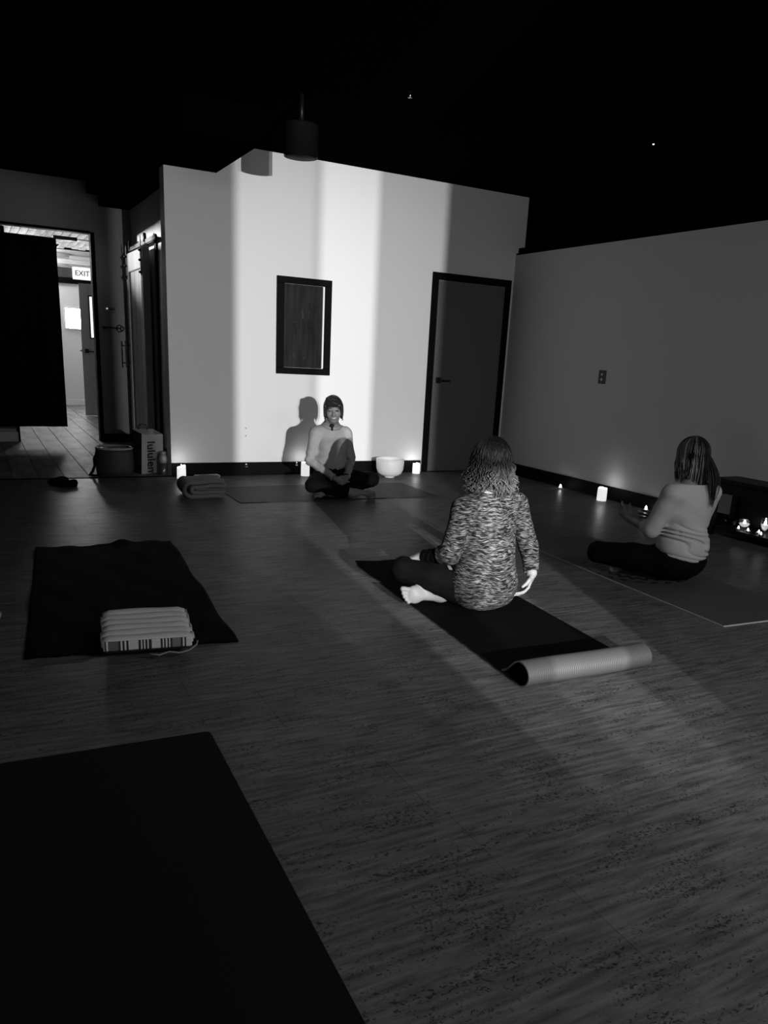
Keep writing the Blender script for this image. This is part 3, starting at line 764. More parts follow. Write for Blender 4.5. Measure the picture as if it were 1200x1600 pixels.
for k, (x, y, lb) in enumerate([(3.56, -3.665, 'tea light in front of the wide glass jar under the bench'), (3.57, -3.745, 'tea light between the two glass jars under the bench'), (3.60, -3.82, 'tea light in front of the tall glass jar under the bench'), (3.55, -3.88, 'tea light at the right edge under the bench')]):
    t = thing('tea_light', lb, 'tea light', (x, y, .0805), 0, 'tea lights under the bench')
    MB().lathe([(.017, 0), (.018, .002), (.018, .012), (.016, .012), (.015, .009)], 16).build('cup', mat('steel'), t, True)
    MB().lathe([(.004, .009), (.007, .014), (.005, .022), (.001, .030)], 10).build('flame', FLAME, t, True)

# ------------------------------------------------------------------ people: smooth signed-distance bodies meshed with surface nets
def surface_nets(F, lo, h):
    nx, ny, nz = F.shape
    neg = F < 0
    act = np.zeros((nx-1, ny-1, nz-1), np.int8)
    for dx in (0, 1):
        for dy in (0, 1):
            for dz in (0, 1): act += neg[dx:nx-1+dx, dy:ny-1+dy, dz:nz-1+dz]
    cells = np.argwhere((act > 0) & (act < 8))
    if len(cells) == 0: return np.zeros((0, 3)), np.zeros((0, 4), int)
    idx = -np.ones(act.shape, np.int32); idx[tuple(cells.T)] = np.arange(len(cells))
    acc = np.zeros((len(cells), 3)); cnt = np.zeros(len(cells))
    corners = [(i, j, k) for i in (0, 1) for j in (0, 1) for k in (0, 1)]
    vals = {c: F[cells[:, 0] + c[0], cells[:, 1] + c[1], cells[:, 2] + c[2]] for c in corners}
    for a in corners:
        for ax in range(3):
            if a[ax]: continue
            b = list(a); b[ax] = 1; b = tuple(b)
            fa, fb = vals[a], vals[b]; m = (fa < 0) != (fb < 0)
            t = fa[m] / (fa[m] - fb[m])
            p = np.tile(np.array(a, float), (m.sum(), 1)); p[:, ax] += t
            acc[m] += p; cnt[m] += 1
    V = (cells + acc / cnt[:, None]) * h + np.array(lo)
    Q = []
    for ax in range(3):
        o1, o2 = [k for k in range(3) if k != ax]
        sl0 = [slice(1, None)] * 3; sl1 = [slice(1, None)] * 3
        sh = list(F.shape)
        A = np.take(neg, range(0, sh[ax]-1), ax); B = np.take(neg, range(1, sh[ax]), ax)
        e = np.argwhere(A != B)
        ok = (e[:, o1] > 0) & (e[:, o2] > 0) & (e[:, o1] < sh[o1]-1) & (e[:, o2] < sh[o2]-1); e = e[ok]
        sgn = A[tuple(e.T)]
        def cell(d1, d2):
            c = e.copy(); c[:, o1] -= d1; c[:, o2] -= d2; return idx[tuple(c.T)]
        q = np.stack([cell(1, 1), cell(0, 1), cell(0, 0), cell(1, 0)], 1)
        flip = sgn if ax != 1 else ~sgn
        q[~flip] = q[~flip][:, ::-1]
        Q.append(q)
    return V, np.concatenate(Q)

class Field:
    def __init__(s, lo, hi, h):
        s.lo = np.array(lo, np.float32); s.h = h
        n = np.ceil((np.array(hi) - s.lo) / h).astype(int) + 1
        s.ax = [(s.lo[k] + h * np.arange(n[k])).astype(np.float32) for k in range(3)]
        s.F = np.full(tuple(n), .15, np.float32)
    def win(s, lo, hi):
        r = []
        for k in range(3):
            a = int(np.searchsorted(s.ax[k], lo[k])); b = int(np.searchsorted(s.ax[k], hi[k])) ; r.append(slice(max(a, 0), max(b, 1)))
        return r
    def op(s, fn, lo, hi, k, mode='u'):
        w_ = s.win([a - k - 4 * s.h for a in lo], [b + k + 4 * s.h for b in hi])
        if any(x.stop <= x.start for x in w_): return
        X = s.ax[0][w_[0]][:, None, None]; Y = s.ax[1][w_[1]][None, :, None]; Z = s.ax[2][w_[2]][None, None, :]
        d = fn(X, Y, Z).astype(np.float32); F = s.F[tuple(w_)]
        if mode == 's':
            d = -d; hh = np.maximum(k - np.abs(F - d), 0) / k; s.F[tuple(w_)] = np.maximum(F, d) + hh * hh * k * .25
        else:
            hh = np.maximum(k - np.abs(F - d), 0) / k; s.F[tuple(w_)] = np.minimum(F, d) - hh * hh * k * .25
    def cap(s, a, b, ra, rb, k=.02, mode='u', end=False, off=0.0):
        a = np.array(a, float); b = np.array(b, float); ra += off; rb += off; ba = b - a; L2 = float(ba @ ba) + 1e-9
        r = max(ra, rb); u = ba / math.sqrt(L2)
        def fn(X, Y, Z):
            px, py, pz = X - a[0], Y - a[1], Z - a[2]
            tt = (px * ba[0] + py * ba[1] + pz * ba[2]) / L2; t = np.clip(tt, 0, 1)
            d = np.sqrt((px - t*ba[0])**2 + (py - t*ba[1])**2 + (pz - t*ba[2])**2) - (ra + (rb - ra) * t)
            if end: d = np.maximum(d, (tt - 1) * math.sqrt(L2))
            return d
        s.op(fn, np.minimum(a, b) - r, np.maximum(a, b) + r, k, mode)
    def ell(s, c, r, k=.02, R=None, mode='u', off=0.0):
        c = np.array(c, float); r = np.array(r, float) + off; rm = r.max()
        R_m = np.eye(3) if R is None else np.array(R)
        def fn(X, Y, Z):
            px, py, pz = X - c[0], Y - c[1], Z - c[2]
            q = [R_m[0, i] * px + R_m[1, i] * py + R_m[2, i] * pz for i in range(3)]
            k0 = np.sqrt(sum((q[i] / r[i]) ** 2 for i in range(3))); k1 = np.sqrt(sum((q[i] / r[i] ** 2) ** 2 for i in range(3))) + 1e-6
            return k0 * (k0 - 1) / k1
        ext = np.abs(R_m) @ r
        s.op(fn, c - ext, c + ext, k, mode)
    def disp(s, fn):
        X = s.ax[0][:, None, None]; Y = s.ax[1][None, :, None]; Z = s.ax[2][None, None, :]
        s.F = (s.F + fn(X, Y, Z)).astype(np.float32)
    def cut(s, fn):
        X = s.ax[0][:, None, None]; Y = s.ax[1][None, :, None]; Z = s.ax[2][None, None, :]
        s.F = np.maximum(s.F, fn(X, Y, Z).astype(np.float32))
    def build(s, name, mats, parent, paint=None, smooth_it=1):
        V, Q = surface_nets(s.F, s.lo, s.h)
        me = bpy.data.meshes.new(name)
        me.vertices.add(len(V)); me.vertices.foreach_set('co', V.astype(np.float32).ravel())
        me.loops.add(len(Q) * 4); me.loops.foreach_set('vertex_index', Q.astype(np.int32).ravel())
        me.polygons.add(len(Q)); me.polygons.foreach_set('loop_start', np.arange(len(Q), dtype=np.int32) * 4)
        for m in (mats if isinstance(mats, (list, tuple)) else [mats]): me.materials.append(m)
        if paint is not None:
            C = V[Q].mean(1); me.polygons.foreach_set('material_index', paint(C).astype(np.int32))
        me.polygons.foreach_set('use_smooth', np.ones(len(Q), bool))
        me.update(calc_edges=True); me.validate()
        return link(name, me, parent)

def rot(ax, a):
    return np.array(Matrix.Rotation(a, 3, Vector(ax)))
def hand(f, wrist, direc, palm_n, thumb, curl=.5, spread=.12, sc=.92):
    """palm + four unequal fingers + thumb; direc: along fingers, palm_n: where the palm faces, thumb: +1/-1 side"""
    d = np.array(direc, float); d /= np.linalg.norm(d); n = np.array(palm_n, float); n -= d * (n @ d); n /= np.linalg.norm(n)
    sd = np.cross(d, n) * thumb; w0 = np.array(wrist, float)
    Rm = np.stack([sd, d, n], 1)
    f.cap(w0, w0 + d * .03, .021 * sc, .020 * sc, .015)
    f.ell(w0 + d * .05 * sc, (.036 * sc, .048 * sc, .0145 * sc), .012, Rm)
    for i, (off, ln) in enumerate(((.027, .073), (.009, .082), (-.009, .076), (-.026, .060))):
        p = w0 + d * (.088 - .004 * abs(i - 1)) * sc + sd * off * sc
        ang = (1.5 - i) * spread; dd = d * math.cos(ang) + sd * math.sin(ang); r0 = .0088 * sc
        for j, fr in enumerate((.45, .31, .24)):
            c_ = curl * (1.0 if j else .8); a_ax = np.cross(dd, n); 
            dd = dd * math.cos(c_) + n * math.sin(c_); n2 = n
            q = p + dd * ln * fr * sc; r1 = r0 * .93
            f.cap(p, q, r0, r1, .004); p = q; r0 = r1
    p = w0 + d * .022 * sc + sd * .024 * sc
    dd = d * .62 + sd * .62 + n * .35; dd /= np.linalg.norm(dd)
    q = p + dd * .040 * sc; f.cap(p, q, .0125 * sc, .0105 * sc, .012)
    dd = d * .9 + sd * .12 + n * .4; dd /= np.linalg.norm(dd)
    q2 = q + dd * .03 * sc; f.cap(q, q2, .0105 * sc, .0095 * sc, .005); f.cap(q2, q2 + (dd + n * .3) / 1.1 * .022 * sc, .0095 * sc, .008 * sc, .005)
def foot(f, heel, toe_dir, sole_n, inner, sc=1.0):
    """heel: centre of the heel, toe_dir: heel to toes, sole_n: where the sole faces, inner: +1/-1 big toe side"""
    d = np.array(toe_dir, float); d /= np.linalg.norm(d); n = np.array(sole_n, float); n -= d * (n @ d); n /= np.linalg.norm(n)
    sd = np.cross(d, n) * inner; h0 = np.array(heel, float); Rm = np.stack([sd, d, n], 1)
    f.ell(h0, (.028 * sc, .034 * sc, .030 * sc), .02, Rm)
    f.cap(h0 + d * .02 - n * .012 , h0 + d * .13 * sc - n * .004, .030 * sc, .026 * sc, .03)
    f.ell(h0 + d * .145 * sc + n * .006, (.043 * sc, .040 * sc, .019 * sc), .025, Rm)
    f.ell(h0 + d * .15 * sc + n * .010 + sd * .024, (.018 * sc, .026 * sc, .015 * sc), .012, Rm)
    for i, (o_, ln, r) in enumerate(((.026, .205, .0135), (.006, .203, .0092), (-.010, .196, .0088), (-.024, .186, .0084), (-.036, .174, .008))):
        a = h0 + d * .165 * sc + sd * o_ * .95 * sc + n * .006; b = h0 + d * ln * sc + sd * o_ * 1.05 * sc + n * .008
        f.cap(a, b, r * .85 * sc, r * sc, .0035)

def head(f, c, R, face=True):
    c = np.array(c, float); T = lambda p: c + R @ np.array(p, float)
    f.ell(T((0, -.012, .030)), (.073, .092, .083), .03, R)
    f.ell(T((0, .026, -.030)), (.056, .062, .083), .03, R)
    f.ell(T((0, .050, -.088)), (.028, .030, .022), .03, R)
    for sx in (-1, 1):
        f.ell(T((sx * .036, .052, -.030)), (.026, .030, .030), .02, R)
        f.ell(T((sx * .075, -.006, -.008)), (.008, .018, .030), .006, R)
    f.cap(T((-.036, .074, .020)), T((.036, .074, .020)), .012, .012, .018)
    f.cap(T((0, .084, .006)), T((0, .104, -.034)), .0085, .0115, .012)
    for sx in (-1, 1): f.ell(T((sx * .012, .094, -.038)), (.009, .010, .008), .006, R)
    for sx in (-1, 1):
        f.ell(T((sx * .031, .098, .001)), (.017, .014, .011), .010, R, 's')
        f.ell(T((sx * .031, .077, .001)), (.013, .0125, .011), .004, R)
    for z0, r in ((-.0585, .0052), (-.0705, .0062)):
        pts = [(-.026, .073, z0 + .007), (-.013, .084, z0 + .001), (0, .088, z0), (.013, .084, z0 + .001), (.026, .073, z0 + .007)]
        for a, b in zip(pts[:-1], pts[1:]): f.cap(T(a), T(b), r, r, .005)
def face_paint(c, R):
    c = np.array(c); 
    def paint(C):
        q = (C - c) @ R; m = np.zeros(len(C), int)
        for sx in (-1, 1):
            e = ((q[:, 0] - sx * .031) / .012) ** 2 + ((q[:, 2] - .001) / .0055) ** 2
            m[(e < 1) & (q[:, 1] > .05)] = 2
            b = ((q[:, 0] - sx * .034) / .021) ** 2 + ((q[:, 2] - .024 + .12 * (np.abs(q[:, 0]) - .034)) / .0045) ** 2
            m[(b < 1) & (q[:, 1] > .05)] = 2
        zc = -.0645 + .009 * (q[:, 0] / .026) ** 2
        l = (np.abs(q[:, 0]) < .027) & (np.abs(q[:, 2] - zc) < .0115) & (q[:, 1] > .05); m[l] = 1
        t = (np.abs(q[:, 0]) < .021) & (np.abs(q[:, 2] - zc) < .0048) & (q[:, 1] > .05); m[t] = 3
        return m
    return paint

BASE = dict(pelv=(0, 0, .125), belly=(0, .01, .26), chest=(0, 0, .43), sh=(.150, -.01, .56), neck=(0, -.01, .585), headc=(0, .025, .745),
            hipR=(.095, .03, .105), hipL=(-.095, .03, .105))
class Person:
    def __init__(s, root, J, h=.0045):
        s.root = root; s.J = dict(BASE); s.J.update(J); s.h = h
        J = s.J; s.R = rot((0, 0, 1), J.get('turn', 0)) @ rot((1, 0, 0), J.get('nod', 0)) @ rot((0, 1, 0), J.get('tilt', 0))
    def field(s, lo=(-.56, -.30, -.01), hi=(.56, .62, .93)): return Field(lo, hi, s.h)
    def torso(s, f, off=0.0, hips=True):
        J = s.J; g = J.get('girth', 1.0)
        if hips: f.ell(J['pelv'], (.168 * g, .128, .118), .03, off=off)
        f.ell(J['belly'], (.128 * g, .098 * g, .15), .06, off=off)
        f.ell(J['chest'], (.142 * g, .100, .160), .05, off=off)
        for sx in (-1, 1): f.ell((sx * .062, .070, J['chest'][2] - .005), (.058, .05, .055), .04, off=off * .8)
        sh = J['sh']
        f.cap((-sh[0] + .01, sh[1], sh[2] - .002), (sh[0] - .01, sh[1], sh[2] - .002), .046, .046, .05, off=off)
        f.cap((0, sh[1], sh[2] - .02), J['neck'], .075, .058, .06, off=off)
        for sx in (-1, 1): f.cap((sx * .10, sh[1] - .01, sh[2] + .008), (sx * .03, sh[1] - .012, .612), .036, .036, .04, off=off)
    def arms(s, f, off=0.0, upto=1.0, side=None, kk=.03):
        J = s.J
        for S, sx in (('R', 1), ('L', -1)):
            sh = np.array((sx * J['sh'][0], J['sh'][1], J['sh'][2] - .006)); el = np.array(J['el' + S], float); wr = np.array(J['wr' + S], float)
            f.cap(sh, el, .050 * J.get('arm', 1), .040 * J.get('arm', 1), kk, off=off)
            t = J.get('sleeve' + S, J.get('sleeve', 1.0)) if off else 1.0
            e = el + (wr - el) * t
            f.cap(el, e, .040 * J.get('arm', 1), (.040 + (.026 - .040) * t) * J.get('arm', 1), .012, off=off, end=bool(off))
    def legs(s, f, off=0.0, cut=None):
        J = s.J
        for S in 'RL':
            hp, kn, an = (np.array(J[k + S], float) for k in ('hip', 'k', 'an'))
            mid = (hp + kn) / 2 + np.array((0, 0, .005))
            f.cap(hp, mid, .092, .080, .03, off=off); f.cap(mid, kn, .080, .060, .02, off=off)
            t = 1.0 if not off else .86
            cf = kn + (an - kn) * .35
            f.cap(kn, cf, .055, .054, .02, off=off); f.cap(cf, cf + (an - cf) * t, .054, .036 + (.054 - .036) * (1 - t), .015, off=off, end=bool(off))
    def body(s):
        J = s.J; f = s.field(); s.torso(f); s.legs(f); s.arms(f)
        c = np.array(J['headc'], float)
        f.cap(np.array(J['neck']) - np.array((0, 0, .03)), c + s.R @ np.array((0, -.012, -.05)), .054, .050, .03)
        head(f, c, s.R)
        for S, inner in (('R', 1), ('L', 1)):
            if 'foot' + S in J:
                hl, td, sn, inn = J['foot' + S]
                f.cap(J['an' + S], hl, .034, .028, .02); foot(f, hl, td, sn, inn, J.get('fs', .94))
        for S in 'RL':
            d, n, th, cu_ = J['hand' + S]; hand(f, J['wr' + S], d, n, th, cu_)
        f.F = np.maximum(f.F, -(f.ax[2] - .0015)[None, None, :])
        s.bodyobj = f.build('body', [J.get('skin', SKIN), LIP, EYE, TEETH], s.root, face_paint(c, s.R)); return s.bodyobj
    def leggings(s, m, top=.22):
        f = s.field(); f.ell(s.J['pelv'], (.168 * s.J.get('girth', 1), .128, .118), .03, off=.006); s.legs(f, .006)
        f.ell((s.J['belly'][0], s.J['belly'][1], .20), (.135 * s.J.get('girth', 1), .105, .09), .05, off=.003)
        f.cut(lambda X, Y, Z: np.where(X * X + Y * Y < .19 ** 2, Z - top, -1.0)); f.F = np.maximum(f.F, -(f.ax[2] - .0005)[None, None, :])
        f.disp(lambda X, Y, Z: .0022 * np.sin(70 * X + 40 * Y + 6 * np.sin(25 * Z)) * np.sin(31 * Y - 18 * X + 30 * Z))
        f.F = np.maximum(f.F, -(f.ax[2] - .0005)[None, None, :])
        return f.build('leggings', m, s.root)

def strands(name, paths, r0, m, parent, attr=None):
    """paths (n, m, 3): thin three-sided tapered hair tubes joined into one hair mesh"""
    P = np.array(paths, float); n, k, _ = P.shape
    T = np.gradient(P, axis=1); T /= np.linalg.norm(T, axis=2, keepdims=True) + 1e-9
    ref = np.zeros_like(T); ref[..., 0] = .31; ref[..., 1] = .93; ref[..., 2] = .2
    A = np.cross(T, ref); A /= np.linalg.norm(A, axis=2, keepdims=True) + 1e-9; B = np.cross(T, A)
    tt = np.linspace(0, 1, k); rad = (r0 if np.ndim(r0) else np.full(n, r0))[:, None] * (1 - .75 * tt ** 3)[None, :]
    rings = [P + (A * math.cos(a) + B * math.sin(a)) * rad[..., None] for a in (0, 2 * PI / 3, 4 * PI / 3)]
    V = np.stack(rings, 2).reshape(-1, 3)
    base = (np.arange(n)[:, None] * k + np.arange(k - 1)[None, :]) * 3; base = base.ravel()
    Q = np.concatenate([np.stack([base + i, base + (i + 1) % 3, base + 3 + (i + 1) % 3, base + 3 + i], 1) for i in range(3)])
    me = bpy.data.meshes.new(name)
    me.vertices.add(len(V)); me.vertices.foreach_set('co', V.astype(np.float32).ravel())
    me.loops.add(len(Q) * 4); me.loops.foreach_set('vertex_index', Q.astype(np.int32).ravel())
    me.polygons.add(len(Q)); me.polygons.foreach_set('loop_start', np.arange(len(Q), dtype=np.int32) * 4)
    me.materials.append(m); me.polygons.foreach_set('use_smooth', np.ones(len(Q), bool)); me.update(calc_edges=True)
    if attr is not None:
        a = me.attributes.new('tone', 'FLOAT', 'POINT'); a.data.foreach_set('value', np.repeat(attr.reshape(-1), 3).astype(np.float32))
    return link(name, me, parent)
def hair_material(name, lo, hi, rough=.38):
    m = bpy.data.materials.new(name); m.use_nodes = True; nt = m.node_tree; b = nt.nodes['Principled BSDF']
    at = nt.nodes.new('ShaderNodeAttribute'); at.attribute_name = 'tone'
    mr = nt.nodes.new('ShaderNodeMapRange'); mr.inputs[3].default_value = lo; mr.inputs[4].default_value = hi
    cc = nt.nodes.new('ShaderNodeCombineColor'); nt.links.new(at.outputs['Fac'], mr.inputs[0])
    for i in range(3): nt.links.new(mr.outputs[0], cc.inputs[i])
    nt.links.new(cc.outputs[0], b.inputs['Base Color']); b.inputs['Roughness'].default_value = rough; b.inputs['Specular IOR Level'].default_value = .12
    return m
def hair_paths(c, R, n, k, zend, face_gap, wave, flare, rx=.086, ry=.106, rz=.100, front=.0, part=0.0):
    P = np.zeros((n, k, 3)); tone = np.zeros((n, k)); ln = np.zeros(n)
    for i in range(n):
        ph = rng.uniform(face_gap, 2 * PI - face_gap) + PI / 2       # measured from the face (+y)
        th0 = rng.uniform(.05, 1.1); ze = zend(ph) + rng.uniform(-.03, .02); depth = rng.uniform(-.010, .004)
        w_a = wave * rng.uniform(.4, 1.2); w_f = rng.uniform(2.2, 3.4); w_p = rng.uniform(0, 6.28); dphi = rng.uniform(-.12, .12)
        for j in range(k):
            t = j / (k - 1)
            arc = .42
            if t < arc:
                th = th0 + (PI * .56 - th0) * (t / arc); r = 1.0; z = rz * math.cos(th); rr = math.sin(th)
            else:
                u = (t - arc) / (1 - arc); z = rz * math.cos(PI * .56) + (ze - rz * math.cos(PI * .56)) * u
                rr = math.sin(PI * .56) + flare * math.sin(u * PI * .8) - .10 * u
            p2 = ph + dphi * t + part * t
            amp = w_a * max(0, t - .2)
            x = (rx + depth + amp * math.sin(w_f * 6.28 * t + w_p)) * rr * math.cos(p2); y = -.012 + (ry + depth + amp * math.sin(w_f * 6.28 * t + w_p)) * rr * math.sin(p2)
            x += amp * .8 * math.cos(w_f * 6.28 * t + w_p * 1.7)
            P[i, j] = (x, y, z + .028); tone[i, j] = t
    return P @ np.array(R).T + np.array(c), tone

# ---- instructor -----------------------------------------------------------------
def instructor():
    r = thing('person', 'smiling person in grey long-sleeved top seated cross-legged facing the room', 'person', (1.18, -1.12, .006), PI)
    J = dict(skin=mat('darker_skin_tone', .19, .5, spec=.3), arm=.84, girth=.93, sh=(.150, -.01, .535), headc=(0, .03, .742), turn=-.38, nod=-.06, tilt=.05,  # skin grey lowered to set the dim face off from the top
             elR=(.205, .01, .29), wrR=(.055, .235, .165), elL=(-.20, .0, .295), wrL=(-.06, .225, .16),
             kR=(.275, .27, .115), kL=(-.30, .25, .15), anR=(-.06, .35, .055), anL=(.05, .26, .045),
             handR=((-.72, .25, -.45), (-.2, -.75, .3), 1, .35), handL=((.55, .35, -.55), (.2, -.8, .2), -1, .35),
             footR=((-.10, .365, .05), (-1, .12, -.02), (-.05, .1, -1), -1), footL=((.10, .27, .04), (1, .25, 0), (0, -.1, -1), 1), sleeve=.95)
    J['footR'] = ((-.09, .355, .05), (-1, .10, -.05), (.05, .75, -.65), 1)
    p = Person(r, J, .004); p.body(); p.leggings(LEG, .235)
    f = p.field(); p.torso(f, .008, hips=False); 
    f.ell((0, .010, .34), (.130, .108, .17), .05, off=.008); p.arms(f, .009)
    f.cut(lambda X, Y, Z: (Z - (.592 + .25 * np.clip(np.abs(X) - .05, 0, .05) - .25 * np.clip(Y + .02, 0, .1))) + 0 * X)
    f.cut(lambda X, Y, Z: np.where((np.abs(X) < .17) & (Y < .14), .215 - Z, -1.0) + 0 * X * Y)
    f.disp(lambda X, Y, Z: .0028 * np.sin(85 * Z + 8 * np.sin(16 * X) + 40 * np.abs(X)) * np.clip((.48 - Z) / .15, 0, 1) + .0022 * np.sin(60 * Z + 90 * np.abs(X) + 20 * Y) * np.clip((np.abs(X) - .11) / .04, 0, 1))
    top = f.build('long_sleeved_top', mat('grey_jersey', .30, .8, bump=((200, 200, 200), .15)), r)
    nk = np.array(p.J['neck']) + np.array((0, .012, .012))
    MB().tube([(nk[0] + .070 * math.cos(a), nk[1] + .064 * math.sin(a), nk[2] + .004 - .020 * math.sin(a)) for a in np.linspace(0, 2 * PI, 30)[:-1]], .0075, 8, True).build('collar', mat('grey_collar', .30, .8), top, True)
    MB().tube([(.116 * math.sin(a), .010 + .100 * math.cos(a), .300 - .006 * math.cos(a)) for a in np.linspace(-1.1, 1.1, 15)], .0035, 6).build('seam', mat('dark_seam', .12, .8), top, True)
    # hair: cap with side-swept fringe, tied at the back
    c = np.array(J['headc']); R = p.R; T = lambda q: c + R @ np.array(q, float)
    g = Field((-.2, -.2, .55), (.2, .2, .93), .0035)
    g.ell(T((0, -.018, .034)), (.083, .098, .092), .02, R)
    g.ell(T((.004, .112, -.062)), (.060, .085, .086), .012, R, 's')
    g.ell(T((0, -.105, -.045)), (.045, .035, .05), .03, R)
    fr = [((.045, .062, .098), (.0, .098, .070)), ((.045, .062, .098), (-.025, .096, .062)), ((.045, .062, .098), (-.05, .083, .045))]
    g.ell(T((.004, .072, .062)), (.064, .026, .036), .015, R)
    for sx in (-1, 1): g.ell(T((sx * .070, .004, -.015)), (.019, .045, .065), .02, R)
    for a, b in fr: g.cap(T(a), T(b), .014, .011, .015)
    g.cap(T((-.05, .083, .045)), T((-.073, .055, .0)), .012, .010, .012); g.cap(T((-.073, .055, .0)), T((-.078, .040, -.085)), .010, .005, .01)
    g.cap(T((.045, .062, .098)), T((.070, .060, .04)), .015, .013, .015); g.cap(T((.070, .060, .04)), T((.078, .040, -.04)), .013, .009, .012)
    g.cap(T((.078, .040, -.04)), T((.074, .025, -.105)), .009, .004, .01)
    g.disp(lambda X, Y, Z: .0016 * np.sin(260 * X + 120 * Y + 20 * np.sin(30 * Z)))
    g.build('hair', mat('dark_brown_hair', .018, .4, spec=.4), r)
    # small clip-on microphone at the collar
    mc = MB().lathe([(.004, -.012), (.015, -.008), (.019, .002), (.015, .014), (.004, .019)], 16, (.03, .085, .605)); mc.tube([(.03, .088, .595), (.03, .092, .565)], .007, 8)
    o = mc.build('microphone', mat('black_foam', .006, .9), r, True); o['label'] = 'black clip-on microphone at the collar'
    MB().tube([(-.055 + .0 + .034 * math.cos(a), .208 + .03 * math.sin(a) * .8, .178 + .022 * math.sin(a)) for a in np.linspace(0, 2 * PI, 18)[:-1]], .006, 6, True).build('wristband', LEG, r, True)
instructor()

# ---- woman in the marled sweater -------------------------------------------------
def marl_material():
    m = bpy.data.materials.new('space_dyed_knit'); m.use_nodes = True; nt = m.node_tree; N = nt.nodes.new; L = nt.links.new
    b = nt.nodes['Principled BSDF']; b.inputs['Roughness'].default_value = .85; b.inputs['Specular IOR Level'].default_value = .15
    tc = N('ShaderNodeTexCoord'); mp = N('ShaderNodeMapping'); mp.inputs['Scale'].default_value = (30, 30, 250)
    n0 = N('ShaderNodeTexNoise'); n0.inputs['Scale'].default_value = 9; n0.inputs['Detail'].default_value = 2
    L(tc.outputs['Object'], n0.inputs['Vector'])
    ad = N('ShaderNodeVectorMath'); ad.operation = 'MULTIPLY_ADD'; ad.inputs[1].default_value = (.03, .03, .06)
    L(n0.outputs['Color'], ad.inputs[0]); L(tc.outputs['Object'], ad.inputs[2]); L(ad.outputs[0], mp.inputs['Vector'])
    n = N('ShaderNodeTexNoise'); n.inputs['Scale'].default_value = 1; n.inputs['Detail'].default_value = 3; n.inputs['Roughness'].default_value = .6
    L(mp.outputs[0], n.inputs['Vector'])
    mr = N('ShaderNodeMapRange'); mr.inputs[1].default_value = .46; mr.inputs[2].default_value = .74; mr.inputs[3].default_value = .004; mr.inputs[4].default_value = .26
    L(n.outputs['Fac'], mr.inputs[0]); cc = N('ShaderNodeCombineColor')
    for i in range(3): L(mr.outputs[0], cc.inputs[i])
    L(cc.outputs[0], b.inputs['Base Color'])
    return m
def woman_marl():
    r = thing('person', 'person with wavy hair in marled sweater on the dark mat seen from behind', 'person', (.615, -4.50, .008), .12)
    J = dict(skin=mat('lit_skin_tone', .28, .5, spec=.3), girth=1.02, sh=(.170, -.012, .53), headc=(.005, .03, .745), turn=-.1, nod=-.05,  # skin grey raised to stand for light on the foot
             elR=(.272, -.03, .305), wrR=(.222, -.125, .185), elL=(-.232, .0, .30), wrL=(-.245, .20, .245),
             kR=(.36, .33, .12), kL=(-.315, .265, .165), anR=(-.08, .24, .05), anL=(.06, .36, .06),
             handR=((-.35, -.1, -.9), (-.8, .55, .2), -1, .62), handL=((-.45, .75, -.3), (.1, -.2, -.9), -1, .35),
             footR=((-.175, .105, .050), (-1, .36, .05), (-.36, -.90, .22), 1), footL=((.10, .37, .045), (1, .2, 0), (0, .1, -1), 1), sleeve=.97, sleeveL=.30, fs=1.06)
    p = Person(r, J, .0045); p.body(); p.leggings(LEG, .20)
    f = p.field(); p.torso(f, .016); f.ell((0, -.015, .12), (.172, .128, .125), .04, off=.012); f.ell((0, -.01, .27), (.150, .112, .24), .05, off=.008); p.arms(f, .012)
    f.cut(lambda X, Y, Z: Z - (.605 - .2 * np.clip(Y, 0, .1)) + 0 * X)
    f.cut(lambda X, Y, Z: np.where(Y > .10, np.where(np.abs(X) < .17, .16 - Z, -1), .012 - Z) + 0 * X * Y)
    def folds(X, Y, Z):
        a = np.clip((.38 - Z) / .3, 0, 1)
        return .0028 * np.sin(60 * Z + 9 * np.sin(9 * X + 2) + 8 * X) * np.sin(7 * X + 20 * Z) * a + .0015 * np.sin(38 * X + 25 * Z)
    f.disp(folds); f.F = np.maximum(f.F, -(f.ax[2] - .006)[None, None, :])
    f.build('sweater', marl_material(), r)
    g = Field((-.34, -.05, .15), (-.14, .30, .36), .004); e_, w_ = np.array(J['elL']), np.array(J['wrL'])
    g.cap(e_ + (w_ - e_) * .2, w_ - (w_ - e_) * .06, .039, .033, .01, end=True); g.disp(lambda X, Y, Z: .0015 * np.sin(160 * Y + 60 * Z) + 0 * X)
    g.build('undersleeve', LEG, r)['label'] = 'black undersleeve below the marled sleeve'
    c = np.array(J['headc']); R = p.R
    g = Field((-.22, -.24, .54), (.24, .22, .93), .005); T = lambda q: c + R @ np.array(q, float)
    g.ell(T((0, -.018, .032)), (.083, .099, .092), .02, R); g.ell(T((0, -.045, -.06)), (.088, .072, .10), .04, R)
    g.ell(T((0, .118, -.06)), (.062, .08, .10), .015, R, 's')
    g.disp(lambda X, Y, Z: .003 * np.sin(90 * X + 40 * Y + 9 * np.sin(30 * Z)))
    g.build('hair_underlayer', mat('dark_hair_base', .006, .7, spec=.1), r)
    P, tone = hair_paths(c, R, 620, 18, lambda ph: -.165 + .02 * math.sin(ph * 5), .95, .034, .24)
    tn = np.clip((tone - .5) / .45, 0, 1) * rng.uniform(.2, 1.0, (len(P), 1))
    strands('hair', P, rng.uniform(.0022, .0042, len(P)), hair_material('wavy_ombre_hair', .0025, .20, .5), r, tn)
    P2 = P; 
woman_marl()

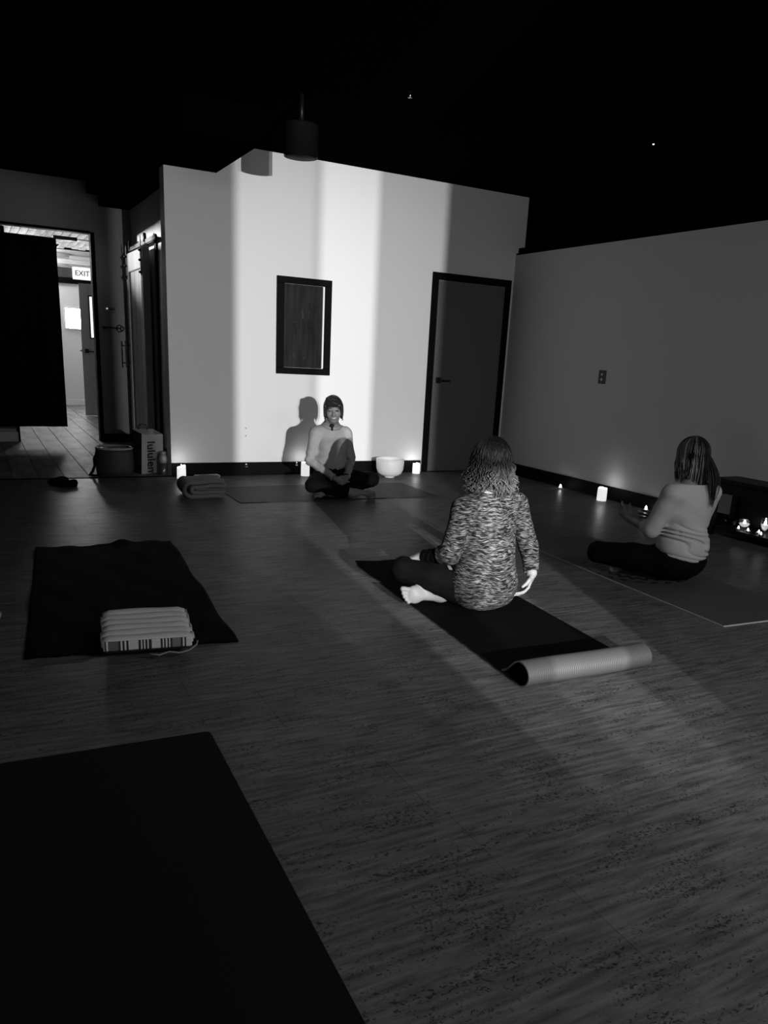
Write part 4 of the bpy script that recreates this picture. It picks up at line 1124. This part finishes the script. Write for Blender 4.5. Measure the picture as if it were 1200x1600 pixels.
# ---- woman in the plain top ------------------------------------------------------
def woman_plain():
    r = thing('person', 'person with straight hair in plain light top on the pale mat', 'person', (2.115, -4.42, .006), .03)
    J = dict(girth=1.08, sh=(.165, -.012, .54), headc=(0, .03, .747), turn=-.15, nod=-.04,
             elR=(.20, .06, .33), wrR=(.12, .28, .30), elL=(-.215, .06, .315), wrL=(-.16, .29, .33),
             kR=(.36, .32, .11), kL=(-.36, .33, .12), anR=(-.10, .33, .05), anL=(.06, .36, .06),
             handR=((-.5, .8, .15), (-.8, -.4, 0), 1, .2), handL=((.05, .9, .35), (.9, -.1, 0), -1, .2),
             footR=((-.13, .22, .04), (-1, .25, .0), (-.25, -.9, -.3), 1), footL=((.10, .37, .045), (1, .2, 0), (0, .1, -1), 1), sleeve=.28)
    p = Person(r, J, .0045); p.body(); p.leggings(LEG, .22)
    f = p.field(); p.torso(f, .012, hips=False); f.ell((0, -.012, .20), (.160, .122, .13), .06, off=.010); p.arms(f, .013)
    f.cut(lambda X, Y, Z: Z - (.600 - .2 * np.clip(Y, 0, .1)) + 0 * X)
    f.cut(lambda X, Y, Z: np.where(np.abs(X) < .24, (.105 + .25 * np.clip(Y + .08, 0, .2) + .06 * np.clip(np.abs(X) - .04, 0, .2) - .06 * X) - Z, -1) + 0 * X * Y)
    def folds(X, Y, Z):
        a = np.clip((.205 - np.abs(X)) / .03, 0, 1) * np.clip((.44 - Z) / .14, 0, 1) * np.clip((Z - .06) / .06, 0, 1)
        s_ = np.sin(135 * Z + 8 * np.sin(9 * X + 1) + 150 * X * X + 3.5 * np.sin(41 * Z) + 10 * X)
        b_ = .62 + .38 * np.sin(11 * X + 27 * Z + 1)
        return .017 * np.maximum(s_, 0) ** 4 * a * b_ - .004 * np.maximum(-s_, 0) * a * b_ - .0012 * np.sin(60 * Z + 30 * X)
    f.disp(folds)
    f.build('plain_top', mat('light_grey_jersey', .5, .8, bump=((220, 220, 220), .12)), r)
    c = np.array(J['headc']); R = p.R
    g = Field((-.22, -.24, .5), (.24, .22, .93), .005); T = lambda q: c + R @ np.array(q, float)
    g.ell(T((0, -.018, .032)), (.082, .098, .091), .02, R); g.ell(T((0, -.05, -.06)), (.078, .055, .115), .04, R)
    g.ell(T((0, .118, -.06)), (.062, .08, .10), .015, R, 's')
    g.build('hair_underlayer', mat('dark_hair_base'), r)
    P, tone = hair_paths(c, R, 520, 16, lambda ph: -.15 - .05 * max(0, math.cos(ph + .6)), .9, .004, .10, .083, .102, .097)
    per = rng.uniform(0, 1, (len(P), 1)) ** 2.2
    per = np.where(rng.uniform(0, 1, (len(P), 1)) < .35, per, per * .25)
    side = np.clip(.35 - (P[:, 8:9, 0] - c[0]) / .07, .25, 1.6)
    tn = np.clip((.15 + tone * .9) * per * side, 0, 1)
    strands('hair', P, rng.uniform(.002, .0038, len(P)), hair_material('streaked_straight_hair', .015, .75, .3), r, tn)
    # long lock over the right shoulder blade
    L_ = []
    for i in range(70):
        o_ = rng.normal(0, .010, 3) * np.array((1.3, .6, 0)); t = np.linspace(0, 1, 14)
        ll = rng.uniform(.20, .30); base = np.stack([.045 + .012 * np.sin(t * 3) + .018 * t, -.075 - .065 * np.sin(t * 1.7), .02 - ll * t], 1)
        L_.append(c + (base + o_ * (.5 + .8 * np.sin(t * 2.9))[:, None]) @ R.T)
    strands('hair_lock', np.array(L_), .0034, hair_material('dark_lock_hair', .014, .10, .35), r, np.tile(np.linspace(0, 1, 14), (70, 1)) * rng.uniform(0, 1, (70, 1)))
woman_plain()
